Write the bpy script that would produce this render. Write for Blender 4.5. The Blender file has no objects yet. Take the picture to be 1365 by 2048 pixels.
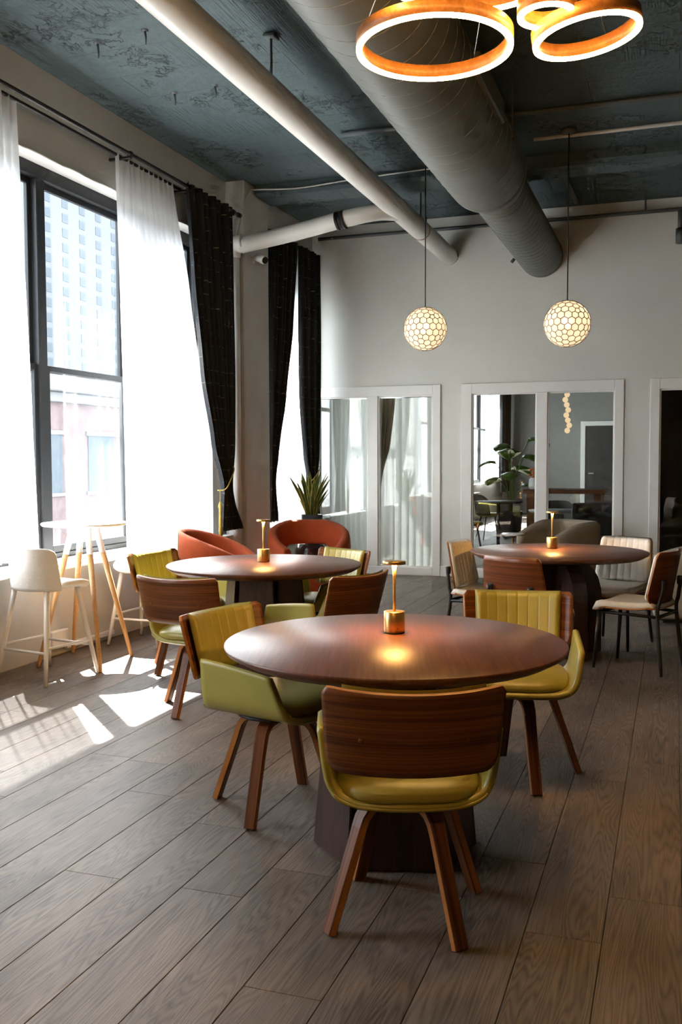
import bpy, bmesh, math, random
from mathutils import Vector, Matrix

R = math.radians
PI = math.pi
scene = bpy.context.scene
col = scene.collection
random.seed(7)

# ------------------------------------------------------------------ camera
CAM_H = 1.45
cam_data = bpy.data.cameras.new('camera')
cam = bpy.data.objects.new('camera', cam_data)
col.objects.link(cam)
cam_data.sensor_fit = 'VERTICAL'
cam_data.sensor_height = 36.0
cam_data.lens = 1920.0 / 2048.0 * 36.0
cam_data.clip_end = 1500
yaw, pitch, roll = R(19.14), R(-3.1), R(-0.18)
fw = Vector((-math.sin(yaw) * math.cos(pitch), math.cos(yaw) * math.cos(pitch), math.sin(pitch)))
rt = Vector((math.cos(yaw), math.sin(yaw), 0))
up = rt.cross(fw)
rt2 = rt * math.cos(roll) + up * math.sin(roll)
up2 = up * math.cos(roll) - rt * math.sin(roll)
m = Matrix((rt2, up2, -fw)).transposed().to_4x4()
m.translation = Vector((0, 0, CAM_H))
cam.matrix_world = m
scene.camera = cam

# ------------------------------------------------------------------ world, sun, exposure
world = bpy.data.worlds.new('sky')
scene.world = world
world.use_nodes = True
wn = world.node_tree.nodes
bg = wn['Background']
bg.inputs['Color'].default_value = (0.87, 0.935, 1.0, 1)
bg.inputs['Strength'].default_value = 5.2

sun_data = bpy.data.lights.new('sun', 'SUN')
sun = bpy.data.objects.new('sun', sun_data)
col.objects.link(sun)
sun_data.energy = 48.0
sun_data.angle = R(0.7)
sun_data.color = (1.0, 0.975, 0.94)
SUN_DIR = Vector((0.545, -0.53, -1.0)).normalized()
sun.rotation_euler = SUN_DIR.to_track_quat('-Z', 'Y').to_euler()
sun.location = (-12, 12, 20)

vs = scene.view_settings
vs.view_transform = 'Standard'
vs.look = 'None'
vs.gamma = 1.0
vs.use_curve_mapping = False
vs.exposure = 1.47
scene.cycles.max_bounces = 7
scene.cycles.diffuse_bounces = 4
scene.cycles.glossy_bounces = 3
scene.cycles.transparent_max_bounces = 16
scene.cycles.use_adaptive_sampling = True
scene.cycles.adaptive_threshold = 0.06
scene.cycles.adaptive_min_samples = 16
scene.cycles.sample_clamp_indirect = 8.0
scene.cycles.caustics_reflective = False
scene.cycles.caustics_refractive = False


# ------------------------------------------------------------------ material helpers
MAT = {}


def new_mat(name):
    mt = bpy.data.materials.new(name)
    mt.use_nodes = True
    nt = mt.node_tree
    nt.nodes.clear()
    out = nt.nodes.new('ShaderNodeOutputMaterial')
    MAT[name] = mt
    return mt, nt, out


def N(nt, typ, ins=None, **props):
    n = nt.nodes.new(typ)
    for k, v in props.items():
        setattr(n, k, v)
    if ins:
        for k, v in ins.items():
            s = n.inputs[k]
            if isinstance(v, bpy.types.NodeSocket):
                nt.links.new(v, s)
            else:
                s.default_value = v
    return n


def rgb(c):
    return (c[0], c[1], c[2], 1.0)


def ramp(nt, fac, stops, interp='LINEAR'):
    n = nt.nodes.new('ShaderNodeValToRGB')
    cr = n.color_ramp
    cr.interpolation = interp
    while len(cr.elements) < len(stops):
        cr.elements.new(0.5)
    for e, (p, c) in zip(cr.elements, stops):
        e.position = p
        e.color = rgb(c) if len(c) == 3 else c
    nt.links.new(fac, n.inputs[0])
    return n.outputs[0]


def principled(nt, out, **ins):
    p = nt.nodes.new('ShaderNodeBsdfPrincipled')
    for k, v in ins.items():
        s = p.inputs[k.replace('_', ' ')]
        if isinstance(v, bpy.types.NodeSocket):
            nt.links.new(v, s)
        elif isinstance(v, (tuple, list)) and len(v) == 3 and s.type == 'RGBA':
            s.default_value = rgb(v)
        else:
            s.default_value = v
    nt.links.new(p.outputs[0], out.inputs[0])
    return p


def coords(nt, kind='Object', scale=(1, 1, 1), offset=None):
    tc = N(nt, 'ShaderNodeTexCoord')
    v = tc.outputs[kind]
    if offset is not None:
        v = N(nt, 'ShaderNodeVectorMath', {0: v, 1: offset}, operation='ADD').outputs[0]
    return N(nt, 'ShaderNodeMapping', {'Vector': v, 'Scale': scale}).outputs[0]


def mix(nt, fac, a, b, mode='MIX'):
    n = nt.nodes.new('ShaderNodeMix')
    n.data_type = 'RGBA'
    n.blend_type = mode
    for sock, v in ((n.inputs[0], fac), (n.inputs[6], a), (n.inputs[7], b)):
        if isinstance(v, bpy.types.NodeSocket):
            nt.links.new(v, sock)
        elif isinstance(v, (tuple, list)):
            sock.default_value = rgb(v)
        else:
            sock.default_value = v
    return n.outputs[2]


def math_n(nt, op, a, b=None, c=None):
    n = nt.nodes.new('ShaderNodeMath')
    n.operation = op
    for i, v in enumerate((a, b, c)):
        if v is None:
            continue
        if isinstance(v, bpy.types.NodeSocket):
            nt.links.new(v, n.inputs[i])
        else:
            n.inputs[i].default_value = v
    return n.outputs[0]


def bump(nt, h, strength=0.3, dist=0.01):
    return N(nt, 'ShaderNodeBump', {'Height': h, 'Strength': strength, 'Distance': dist}).outputs[0]


def paint(name, c, rough=0.5, noise=0.04, nscale=6.0, bstr=0.0, bscale=60.0, bdist=0.002, **kw):
    mt, nt, out = new_mat(name)
    v = coords(nt)
    n1 = N(nt, 'ShaderNodeTexNoise', {'Vector': v, 'Scale': nscale, 'Detail': 4.0}).outputs[0]
    cc = ramp(nt, n1, [(0.3, tuple(x * (1 - noise) for x in c)), (0.7, tuple(min(1, x * (1 + noise)) for x in c))])
    ins = dict(Base_Color=cc, Roughness=rough)
    ins.update(kw)
    if bstr:
        n2 = N(nt, 'ShaderNodeTexNoise', {'Vector': v, 'Scale': bscale, 'Detail': 3.0}).outputs[0]
        ins['Normal'] = bump(nt, n2, bstr, bdist)
    principled(nt, out, **ins)
    return mt


def wood(name, dark, light, scale=(1.2, 14, 14), rough=0.38, ring=9.0, contrast=1.0, bstr=0.12, **kw):
    """veneer: long streaks along the axis with the small scale value, cathedral figure from contours of stretched noise"""
    mt, nt, out = new_mat(name)
    rnd = N(nt, 'ShaderNodeObjectInfo').outputs['Random']
    off = N(nt, 'ShaderNodeCombineXYZ', {0: math_n(nt, 'MULTIPLY', rnd, 7.0), 1: math_n(nt, 'MULTIPLY', rnd, 3.0), 2: rnd}).outputs[0]
    v = coords(nt, 'Object', scale, off)
    big = N(nt, 'ShaderNodeTexNoise', {'Vector': v, 'Scale': 0.55, 'Detail': 2.0, 'Distortion': 0.4}).outputs[0]
    rings = math_n(nt, 'SINE', math_n(nt, 'MULTIPLY', big, ring * 6.0))
    rings = math_n(nt, 'MULTIPLY_ADD', rings, 0.5, 0.5)
    v2 = coords(nt, 'Object', tuple(s * 3.5 if s > 3 else s * 1.2 for s in scale), off)
    fine = N(nt, 'ShaderNodeTexNoise', {'Vector': v2, 'Scale': 2.2, 'Detail': 2.5, 'Roughness': 0.6}).outputs[0]
    f = math_n(nt, 'ADD', math_n(nt, 'MULTIPLY', rings, 0.32 * contrast), math_n(nt, 'MULTIPLY', fine, 0.9))
    c = ramp(nt, f, [(0.36, dark), (0.60, tuple((a + b) / 2 for a, b in zip(dark, light))), (0.80, light)])
    ins = dict(Base_Color=c, Roughness=rough, Normal=bump(nt, f, bstr, 0.0015))
    ins.update(kw)
    principled(nt, out, **ins)
    return mt


def metal(name, c, rough=0.3):
    mt, nt, out = new_mat(name)
    v = coords(nt, 'Object', (4, 4, 60))
    n1 = N(nt, 'ShaderNodeTexNoise', {'Vector': v, 'Scale': 8.0, 'Detail': 3.0}).outputs[0]
    rr = math_n(nt, 'MULTIPLY_ADD', n1, 0.15, rough - 0.07)
    principled(nt, out, Base_Color=c, Metallic=1.0, Roughness=rr)
    return mt


def emitter(name, c, strength):
    mt, nt, out = new_mat(name)
    e = N(nt, 'ShaderNodeEmission', {'Color': rgb(c), 'Strength': strength})
    nt.links.new(e.outputs[0], out.inputs[0])
    return mt


def glass(name, tint=(1, 1, 1), refl=1.0):
    mt, nt, out = new_mat(name)
    fc = N(nt, 'ShaderNodeLayerWeight', {'Blend': 0.5}).outputs['Facing']
    fr = math_n(nt, 'MULTIPLY_ADD', math_n(nt, 'POWER', fc, 5.0), 0.96, 0.04)
    fac = math_n(nt, 'MULTIPLY', fr, refl)
    t = N(nt, 'ShaderNodeBsdfTransparent', {'Color': rgb(tint)})
    g = N(nt, 'ShaderNodeBsdfGlossy', {'Color': (1, 1, 1, 1), 'Roughness': 0.0})
    mx = N(nt, 'ShaderNodeMixShader', {0: fac, 1: t.outputs[0], 2: g.outputs[0]})
    nt.links.new(mx.outputs[0], out.inputs[0])
    return mt


def sheer(name, c, see=0.25, trans=0.55):
    mt, nt, out = new_mat(name)
    v = coords(nt, 'Object', (1, 900, 900))
    w = N(nt, 'ShaderNodeTexNoise', {'Vector': v, 'Scale': 1.0, 'Detail': 1.0}).outputs[0]
    cc = ramp(nt, w, [(0.3, tuple(x * 0.94 for x in c)), (0.7, c)])
    d = N(nt, 'ShaderNodeBsdfDiffuse', {'Color': cc})
    t = N(nt, 'ShaderNodeBsdfTranslucent', {'Color': cc})
    m1 = N(nt, 'ShaderNodeMixShader', {0: trans, 1: d.outputs[0], 2: t.outputs[0]})
    tr = N(nt, 'ShaderNodeBsdfTransparent', {'Color': (1, 1, 1, 1)})
    m2 = N(nt, 'ShaderNodeMixShader', {0: see, 1: m1.outputs[0], 2: tr.outputs[0]})
    nt.links.new(m2.outputs[0], out.inputs[0])
    return mt


# floor boards: grey-brown oak, figure along Y, every board its own offset and tone
def floor_material():
    mt, nt, out = new_mat('oak_floor')
    rnd = N(nt, 'ShaderNodeObjectInfo').outputs['Random']
    off = N(nt, 'ShaderNodeCombineXYZ', {0: math_n(nt, 'MULTIPLY', rnd, 13.0), 1: math_n(nt, 'MULTIPLY', rnd, 37.0), 2: math_n(nt, 'MULTIPLY', rnd, 5.0)}).outputs[0]
    v = coords(nt, 'Object', (9.0, 0.75, 1.0), off)
    big = N(nt, 'ShaderNodeTexNoise', {'Vector': v, 'Scale': 0.8, 'Detail': 2.5, 'Roughness': 0.45, 'Distortion': 0.25}).outputs[0]
    rings = math_n(nt, 'SINE', math_n(nt, 'MULTIPLY', big, 230.0))
    rings = math_n(nt, 'MULTIPLY_ADD', rings, 0.5, 0.5)
    rings = math_n(nt, 'POWER', rings, 0.6)
    v2 = coords(nt, 'Object', (150, 5.0, 1.0), off)
    pores = N(nt, 'ShaderNodeTexNoise', {'Vector': v2, 'Scale': 1.0, 'Detail': 4.0, 'Roughness': 0.7}).outputs[0]
    v3 = coords(nt, 'Object', (5.0, 1.6, 1.0), off)
    blot = N(nt, 'ShaderNodeTexNoise', {'Vector': v3, 'Scale': 1.1, 'Detail': 3.0}).outputs[0]
    f = math_n(nt, 'ADD', math_n(nt, 'MULTIPLY', rings, 0.20), math_n(nt, 'MULTIPLY', pores, 0.62))
    f = math_n(nt, 'ADD', f, math_n(nt, 'MULTIPLY', blot, 0.52))
    c = ramp(nt, f, [(0.42, (0.040, 0.028, 0.020)), (0.63, (0.108, 0.080, 0.060)), (0.92, (0.200, 0.152, 0.117))])
    tone = math_n(nt, 'MULTIPLY_ADD', rnd, 0.26, 0.87)
    c = mix(nt, 1.0, c, N(nt, 'ShaderNodeCombineColor', {0: tone, 1: tone, 2: tone}).outputs[0], 'MULTIPLY')
    rgh = math_n(nt, 'MULTIPLY_ADD', f, -0.10, 0.58)
    principled(nt, out, Base_Color=c, Roughness=rgh, Normal=bump(nt, f, 0.35, 0.0016))
    return mt


floor_material()


def ceiling_material():
    mt, nt, out = new_mat('teal_concrete')
    v = coords(nt, 'Object')
    chips = N(nt, 'ShaderNodeTexNoise', {'Vector': v, 'Scale': 5.5, 'Detail': 9.0, 'Roughness': 0.70, 'Distortion': 0.4}).outputs[0]
    crack = ramp(nt, chips, [(0.490, (0, 0, 0)), (0.502, (1, 1, 1)), (0.514, (0, 0, 0))])
    gate = N(nt, 'ShaderNodeTexNoise', {'Vector': v, 'Scale': 1.7, 'Detail': 3.0}).outputs[0]
    gate = ramp(nt, gate, [(0.53, (0, 0, 0)), (0.62, (1, 1, 1))])
    crack = mix(nt, 1.0, crack, gate, 'MULTIPLY')
    vb = coords(nt, 'Object', (1.0, 1.0, 1.0))
    br = N(nt, 'ShaderNodeTexBrick', {'Vector': vb, 'Scale': 1.0, 'Mortar Size': 0.006, 'Mortar Smooth': 0.4, 'Brick Width': 1.3, 'Row Height': 0.42}).outputs['Fac']
    fine = N(nt, 'ShaderNodeTexNoise', {'Vector': v, 'Scale': 16.0, 'Detail': 8.0, 'Roughness': 0.7}).outputs[0]
    # raked patches where boards left their teeth in the concrete
    vr = coords(nt, 'Object', (70, 3, 1))
    comb = N(nt, 'ShaderNodeTexNoise', {'Vector': vr, 'Scale': 1.0, 'Detail': 1.0}).outputs[0]
    pg = N(nt, 'ShaderNodeTexNoise', {'Vector': v, 'Scale': 1.1, 'Detail': 2.0}).outputs[0]
    pg = ramp(nt, pg, [(0.56, (0, 0, 0)), (0.62, (1, 1, 1))])
    comb = math_n(nt, 'MULTIPLY', comb, pg)
    h = math_n(nt, 'MULTIPLY_ADD', crack, -1.3, math_n(nt, 'MULTIPLY', fine, 0.45))
    h = math_n(nt, 'MULTIPLY_ADD', br, -0.25, h)
    h = math_n(nt, 'MULTIPLY_ADD', comb, 0.5, h)
    base = ramp(nt, fine, [(0.3, (0.056, 0.084, 0.089)), (0.7, (0.080, 0.118, 0.124))])
    base = mix(nt, math_n(nt, 'MULTIPLY', crack, 0.75), base, (0.010, 0.014, 0.016))
    principled(nt, out, Base_Color=base, Roughness=0.62, Normal=bump(nt, h, 0.9, 0.02))
    return mt


ceiling_material()


def curtain_black():
    mt, nt, out = new_mat('black_curtain')
    tc = N(nt, 'ShaderNodeUVMap').outputs[0]
    v = N(nt, 'ShaderNodeMapping', {'Vector': tc, 'Scale': (24, 50, 1)}).outputs[0]
    rows = N(nt, 'ShaderNodeTexWave', {'Vector': tc, 'Scale': 8.5, 'Distortion': 1.6, 'Detail': 2.0}, wave_type='BANDS', bands_direction='Y', wave_profile='SAW').outputs['Fac']
    line = ramp(nt, rows, [(0.90, (0, 0, 0)), (0.93, (1, 1, 1)), (0.97, (1, 1, 1)), (1.0, (0, 0, 0))])
    dash = N(nt, 'ShaderNodeTexNoise', {'Vector': v, 'Scale': 1.0, 'Detail': 3.0}).outputs[0]
    d2 = ramp(nt, dash, [(0.50, (0, 0, 0)), (0.58, (1, 1, 1))])
    vv = N(nt, 'ShaderNodeMapping', {'Vector': tc, 'Scale': (60, 7, 1)}).outputs[0]
    vert = N(nt, 'ShaderNodeTexNoise', {'Vector': vv, 'Scale': 1.0, 'Detail': 2.0}).outputs[0]
    vert = ramp(nt, vert, [(0.66, (0, 0, 0)), (0.70, (0.45, 0.45, 0.45))])
    fac = mix(nt, 1.0, line, d2, 'MULTIPLY')
    fac = mix(nt, 1.0, fac, vert, 'ADD')
    hue = N(nt, 'ShaderNodeTexNoise', {'Vector': v, 'Scale': 0.35, 'Detail': 1.0}).outputs[0]
    thr = ramp(nt, hue, [(0.42, (0.015, 0.07, 0.10)), (0.54, (0.07, 0.085, 0.09)), (0.64, (0.28, 0.21, 0.10))])
    c = mix(nt, fac, (0.0075, 0.0085, 0.011), thr)
    principled(nt, out, Base_Color=c, Roughness=0.75)
    return mt


curtain_black()

paint('wall_paint', (0.76, 0.755, 0.70), 0.7, 0.03, 2.0, 0.10, 90, 0.002)
paint('wall_taupe', (0.26, 0.215, 0.17), 0.8, 0.05, 2.0)
paint('wall_white', (0.62, 0.605, 0.575), 0.65, 0.05, 3.0, 0.25, 25, 0.006)
paint('white_trim', (0.88, 0.865, 0.83), 0.4, 0.02, 5.0)
paint('pipe_white', (0.72, 0.695, 0.65), 0.42, 0.06, 3.0, 0.10, 12, 0.006)
paint('duct_grey', (0.118, 0.122, 0.108), 0.45, 0.06, 2.0)
paint('seam_grey', (0.30, 0.30, 0.27), 0.5)
paint('steel_grey', (0.10, 0.115, 0.115), 0.5, 0.08)
paint('window_frame', (0.018, 0.019, 0.021), 0.45, 0.08, Specular_IOR_Level=0.3)
paint('rod_black', (0.012, 0.012, 0.013), 0.45)
paint('black_metal', (0.012, 0.012, 0.013), 0.42)
paint('rubber_black', (0.01, 0.01, 0.01), 0.6)
paint('white_plastic', (0.90, 0.90, 0.90), 0.35, 0.015)
paint('leather_olive', (0.340, 0.292, 0.062), 0.36, 0.06, 9.0, 0.18, 320, 0.0008)
paint('thread', (0.42, 0.36, 0.13), 0.7)
paint('fabric_cream', (0.80, 0.75, 0.66), 0.75, 0.05, 40, 0.2, 300, 0.001)
paint('velvet_orange', (0.31, 0.043, 0.002), 0.85, 0.08, 8, 0.15, 200, 0.001, Sheen_Weight=0.12, Sheen_Roughness=0.4, Sheen_Tint=(1.0, 0.55, 0.3, 1))
paint('fabric_beige', (0.33, 0.275, 0.205), 0.9, 0.10, 120, 0.4, 260, 0.002)
paint('fabric_dark', (0.030, 0.030, 0.034), 0.9, 0.1, 60, 0.3, 200, 0.002)
paint('rope_gold', (0.48, 0.33, 0.06), 0.55, 0.2, 90)
paint('planter_grey', (0.045, 0.055, 0.066), 0.55, 0.05)
paint('ceramic_dark', (0.035, 0.030, 0.030), 0.18, 0.1)
paint('soil', (0.02, 0.014, 0.01), 0.95, 0.3, 60)
paint('leaf_dark', (0.075, 0.125, 0.030), 0.4, 0.35, 25)
paint('leaf_yellow', (0.42, 0.42, 0.09), 0.4, 0.15, 25)
paint('leaf_green', (0.10, 0.24, 0.03), 0.35, 0.3, 12)
paint('flower_orange', (0.75, 0.22, 0.08), 0.6, 0.2, 20)
paint('marble_white', (0.72, 0.70, 0.67), 0.25, 0.06, 9)
paint('tower_wall', (0.098, 0.102, 0.105), 1.0, 0.02, Specular_IOR_Level=0.0)
paint('tower_glass', (0.068, 0.078, 0.086), 1.0, 0.1, Specular_IOR_Level=0.0)
paint('pink_brick', (0.104, 0.080, 0.078), 1.0, 0.14, 3.0, Specular_IOR_Level=0.0)
paint('stone_pale', (0.120, 0.120, 0.120), 1.0, 0.05, Specular_IOR_Level=0.0)
paint('asphalt', (0.12, 0.12, 0.12), 0.9, 0.1, 0.5)
paint('table_grey', (0.16, 0.155, 0.14), 0.5, 0.06)
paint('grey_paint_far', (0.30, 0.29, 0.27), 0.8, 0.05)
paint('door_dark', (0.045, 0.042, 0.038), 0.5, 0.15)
paint('table_core', (0.012, 0.008, 0.007), 0.6)
wood('walnut', (0.058, 0.0155, 0.0045), (0.235, 0.076, 0.020), (0.22, 2.5, 26), 0.40, 3.5, 0.55, Specular_IOR_Level=0.35)
wood('walnut_leg', (0.050, 0.0140, 0.0050), (0.19, 0.062, 0.019), (2.5, 26, 0.5), 0.40, 4.0, 0.8, 0.12, Specular_IOR_Level=0.35)
wood('ply_edge', (0.30, 0.105, 0.020), (0.50, 0.20, 0.045), (2.5, 2.5, 2.0), 0.45, 3.0, 0.4)
wood('walnut_red', (0.085, 0.021, 0.0070), (0.26, 0.078, 0.025), (0.22, 2.5, 26), 0.33, 3.5, 0.55)
wood('table_top', (0.080, 0.026, 0.0125), (0.150, 0.054, 0.028), (1.0, 11, 11), 0.39, 5.0, 0.5, 0.008, Specular_IOR_Level=0.40)
wood('table_top_red', (0.078, 0.030, 0.016), (0.205, 0.085, 0.045), (1.0, 11, 11), 0.36, 6.0, 0.8, 0.01)
wood('table_base', (0.018, 0.0075, 0.0062), (0.052, 0.021, 0.016), (16, 16, 1.2), 0.42, 5.0)
wood('beech', (0.47, 0.245, 0.085), (0.66, 0.38, 0.155), (22, 22, 1.4), 0.45, 4.0, 0.5)
wood('ring_wood', (0.26, 0.095, 0.020), (0.44, 0.18, 0.045), (10, 10, 10), 0.45, 4.0)
metal('brass', (0.72, 0.46, 0.17), 0.30)
metal('brass_dark', (0.30, 0.20, 0.09), 0.4)
metal('chrome', (0.75, 0.75, 0.76), 0.15)
emitter('led_ring', (1.0, 0.56, 0.17), 38.0)
emitter('led_lamp', (1.0, 0.48, 0.13), 320.0)
emitter('bulb', (1.0, 0.80, 0.56), 26.0)
emitter('globe_glow', (1.0, 0.70, 0.42), 0.42)
glass('window_glass', (0.96, 0.98, 0.99))
glass('partition_glass', (0.90, 0.93, 0.92), 1.4)
sheer('sheer_white', (0.92, 0.92, 0.92), 0.065, 0.62)
sheer('sheer_cream', (0.82, 0.81, 0.78), 0.05, 0.40)
sheer('capiz', (0.90, 0.85, 0.77), 0.12, 0.60)


# ------------------------------------------------------------------ mesh builder
def catmull(pts, n):
    """smooth resample of a point list, n points"""
    P = [Vector(p) for p in pts]
    P = [P[0] * 2 - P[1]] + P + [P[-1] * 2 - P[-2]]
    segs = len(P) - 3
    out = []
    for i in range(n):
        t = i / (n - 1) * segs
        k = min(int(t), segs - 1)
        u = t - k
        a, b, c, d = P[k:k + 4]
        out.append(0.5 * ((2 * b) + (c - a) * u + (2 * a - 5 * b + 4 * c - d) * u * u + (3 * b - a - 3 * c + d) * u ** 3))
    return out


class MB:
    def __init__(self):
        self.v, self.f, self.mi, self.sm, self.uv = [], [], [], [], {}

    def add(self, verts, faces, mi=0, smooth=False):
        o = len(self.v)
        self.v += [tuple(x) for x in verts]
        for f in faces:
            self.f.append(tuple(i + o for i in f))
            self.mi.append(mi)
            self.sm.append(smooth)
        return o

    def box(self, x0, x1, y0, y1, z0, z1, c=0.0, mi=0, mat=None):
        if c <= 0:
            vs_ = [(x, y, z) for x in (x0, x1) for y in (y0, y1) for z in (z0, z1)]
            fs = [(0, 1, 3, 2), (4, 6, 7, 5), (0, 4, 5, 1), (2, 3, 7, 6), (0, 2, 6, 4), (1, 5, 7, 3)]
        else:
            bm = bmesh.new()
            for sx, x in ((1, x0), (-1, x1)):
                for sy, y in ((1, y0), (-1, y1)):
                    for sz, z in ((1, z0), (-1, z1)):
                        bm.verts.new((x, y + sy * c, z + sz * c))
                        bm.verts.new((x + sx * c, y, z + sz * c))
                        bm.verts.new((x + sx * c, y + sy * c, z))
            bmesh.ops.convex_hull(bm, input=bm.verts)
            bmesh.ops.dissolve_limit(bm, angle_limit=0.01, verts=bm.verts, edges=bm.edges)
            bm.verts.index_update()
            vs_ = [tuple(v.co) for v in bm.verts]
            fs = [tuple(v.index for v in f.verts) for f in bm.faces]
            bm.free()
        if mat is not None:
            vs_ = [tuple(mat @ Vector(p)) for p in vs_]
        self.add(vs_, fs, mi)
        return self

    def lathe(self, prof, seg=32, c=(0, 0, 0), mi=0, sx=1.0, sy=1.0, smooth=True, mat=None, a0=0.0):
        """prof: list of (r, z)"""
        vs_, fs = [], []
        n = len(prof)
        for k in range(seg):
            a = a0 + 2 * PI * k / seg
            for r, z in prof:
                vs_.append((c[0] + r * math.cos(a) * sx, c[1] + r * math.sin(a) * sy, c[2] + z))
        for k in range(seg):
            k2 = (k + 1) % seg
            for i in range(n - 1):
                r0, r1 = prof[i][0], prof[i + 1][0]
                q = (k * n + i, k2 * n + i, k2 * n + i + 1, k * n + i + 1)
                if r0 < 1e-6:
                    q = (q[0], q[2], q[3])
                elif r1 < 1e-6:
                    q = (q[0], q[1], q[2])
                fs.append(q)
        if mat is not None:
            vs_ = [tuple(mat @ Vector(p)) for p in vs_]
        self.add(vs_, fs, mi, smooth)
        return self

    def tube(self, pts, rad, seg=10, mi=0, caps=True, smooth=True, closed=False):
        P = [Vector(p) for p in pts]
        n = len(P)
        rr = rad if isinstance(rad, (list, tuple)) else [rad] * n
        vs_, fs = [], []
        t0 = (P[1] - P[0]).normalized()
        nrm = t0.cross(Vector((0, 0, 1)))
        if nrm.length < 1e-3:
            nrm = t0.cross(Vector((1, 0, 0)))
        nrm.normalize()
        for i in range(n):
            if closed:
                t = (P[(i + 1) % n] - P[i - 1]).normalized()
            else:
                t = (P[min(i + 1, n - 1)] - P[max(i - 1, 0)]).normalized()
            nrm = (nrm - t * nrm.dot(t)).normalized()
            b = t.cross(nrm)
            for k in range(seg):
                a = 2 * PI * k / seg
                vs_.append(tuple(P[i] + (nrm * math.cos(a) + b * math.sin(a)) * rr[i]))
        for i in range(n if closed else n - 1):
            j = (i + 1) % n
            for k in range(seg):
                k2 = (k + 1) % seg
                fs.append((i * seg + k, i * seg + k2, j * seg + k2, j * seg + k))
        o = self.add(vs_, fs, mi, smooth)
        if caps and not closed:
            self.f += [tuple(o + k for k in range(seg - 1, -1, -1)), tuple(o + (n - 1) * seg + k for k in range(seg))]
            self.mi += [mi, mi]
            self.sm += [False, False]
        return self

    def sheet(self, fn, nu, nv, thick=0.0, mi=0, rim=None, bulge=0.0, smooth=True, both=None):
        """fn(u, v) with u, v in 0..1; thick: scalar or fn(u, v), offset along the normal (one side);
        rim: material slot of the edge; bulge rounds the edge outward"""
        P = [[Vector(fn(i / nu, j / nv)) for j in range(nv + 1)] for i in range(nu + 1)]

        def nrm(i, j):
            a = P[min(i + 1, nu)][j] - P[max(i - 1, 0)][j]
            b = P[i][min(j + 1, nv)] - P[i][max(j - 1, 0)]
            c = a.cross(b)
            return c.normalized() if c.length > 1e-12 else Vector((0, 0, 1))
        W = nv + 1
        A = [P[i][j] for i in range(nu + 1) for j in range(nv + 1)]
        quads = [(i * W + j, (i + 1) * W + j, (i + 1) * W + j + 1, i * W + j + 1) for i in range(nu) for j in range(nv)]
        th = thick if callable(thick) else (lambda u, v: thick)
        if not callable(thick) and thick == 0:
            o = self.add(A, quads, mi, smooth)
            for i in range(nu + 1):
                for j in range(nv + 1):
                    self.uv[o + i * W + j] = (i / nu, j / nv)
            return self
        B = [P[i][j] + nrm(i, j) * th(i / nu, j / nv) for i in range(nu + 1) for j in range(nv + 1)]
        o = self.add(A + B, [tuple(reversed(q)) for q in quads] + [tuple(k + len(A) for k in q) for q in quads], mi, smooth)
        loop = [(i, 0) for i in range(nu)] + [(nu, j) for j in range(nv)] + [(i, nv) for i in range(nu, 0, -1)] + [(0, j) for j in range(nv, 0, -1)]
        L = len(loop)
        ids = [i * W + j for i, j in loop]
        mids = []
        for k, (i, j) in enumerate(loop):
            mid = (A[ids[k]] + B[ids[k]]) / 2
            ii, jj = min(max(i, 1), nu - 1), min(max(j, 1), nv - 1)
            d = P[i][j] - P[ii][jj]
            if d.length > 1e-9:
                mid = mid + d.normalized() * bulge
            mids.append(mid)
        rmi = mi if rim is None else rim
        # rim gets its own vertices so that it stays crisp
        va = [A[i] for i in ids]
        vb = [B[i] for i in ids]
        fs = []
        for k in range(L):
            k2 = (k + 1) % L
            fs.append((k, k2, L + k2, L + k))
            fs.append((L + k, L + k2, 2 * L + k2, 2 * L + k))
        if bulge > 0 and rim is None:
            n = len(A)
            base = o
            mo = self.add(mids, [], mi)
            for k in range(L):
                k2 = (k + 1) % L
                self.f.append((base + ids[k], base + ids[k2], mo + k2, mo + k))
                self.f.append((mo + k, mo + k2, base + n + ids[k2], base + n + ids[k]))
                self.mi += [mi, mi]
                self.sm += [smooth, smooth]
        else:
            self.add(va + mids + vb, fs, rmi, False)
        return self

    def sweep_rect(self, path, w, t, taper=1.0, mi=0, edge_mi=1, tang=Vector((0, 1, 0)), ch=0.004):
        """rectangular bar along a path lying in a plane with normal tang; w along tang, t in plane"""
        P = [Vector(p) for p in path]
        n = len(P)
        rings = []
        for i in range(n):
            d = (P[min(i + 1, n - 1)] - P[max(i - 1, 0)]).normalized()
            nn = tang.cross(d).normalized()
            k = 1 + (taper - 1) * i / (n - 1)
            hw, ht = w / 2 * k, t / 2
            c = ch
            ring = [(hw, ht - c), (hw - c, ht), (-hw + c, ht), (-hw, ht - c), (-hw, -ht + c), (-hw + c, -ht), (hw - c, -ht), (hw, -ht + c)]
            rings.append([P[i] + tang * a + nn * b for a, b in ring])
        for i in range(n - 1):
            for k in range(8):
                k2 = (k + 1) % 8
                vs_ = [rings[i][k], rings[i][k2], rings[i + 1][k2], rings[i + 1][k]]
                self.add(vs_, [(0, 3, 2, 1)], edge_mi if k in (3, 7) else mi, False)
        self.add(rings[0], [tuple(range(7, -1, -1))], mi)
        self.add(rings[-1], [tuple(range(8))], mi)
        return self

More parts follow.
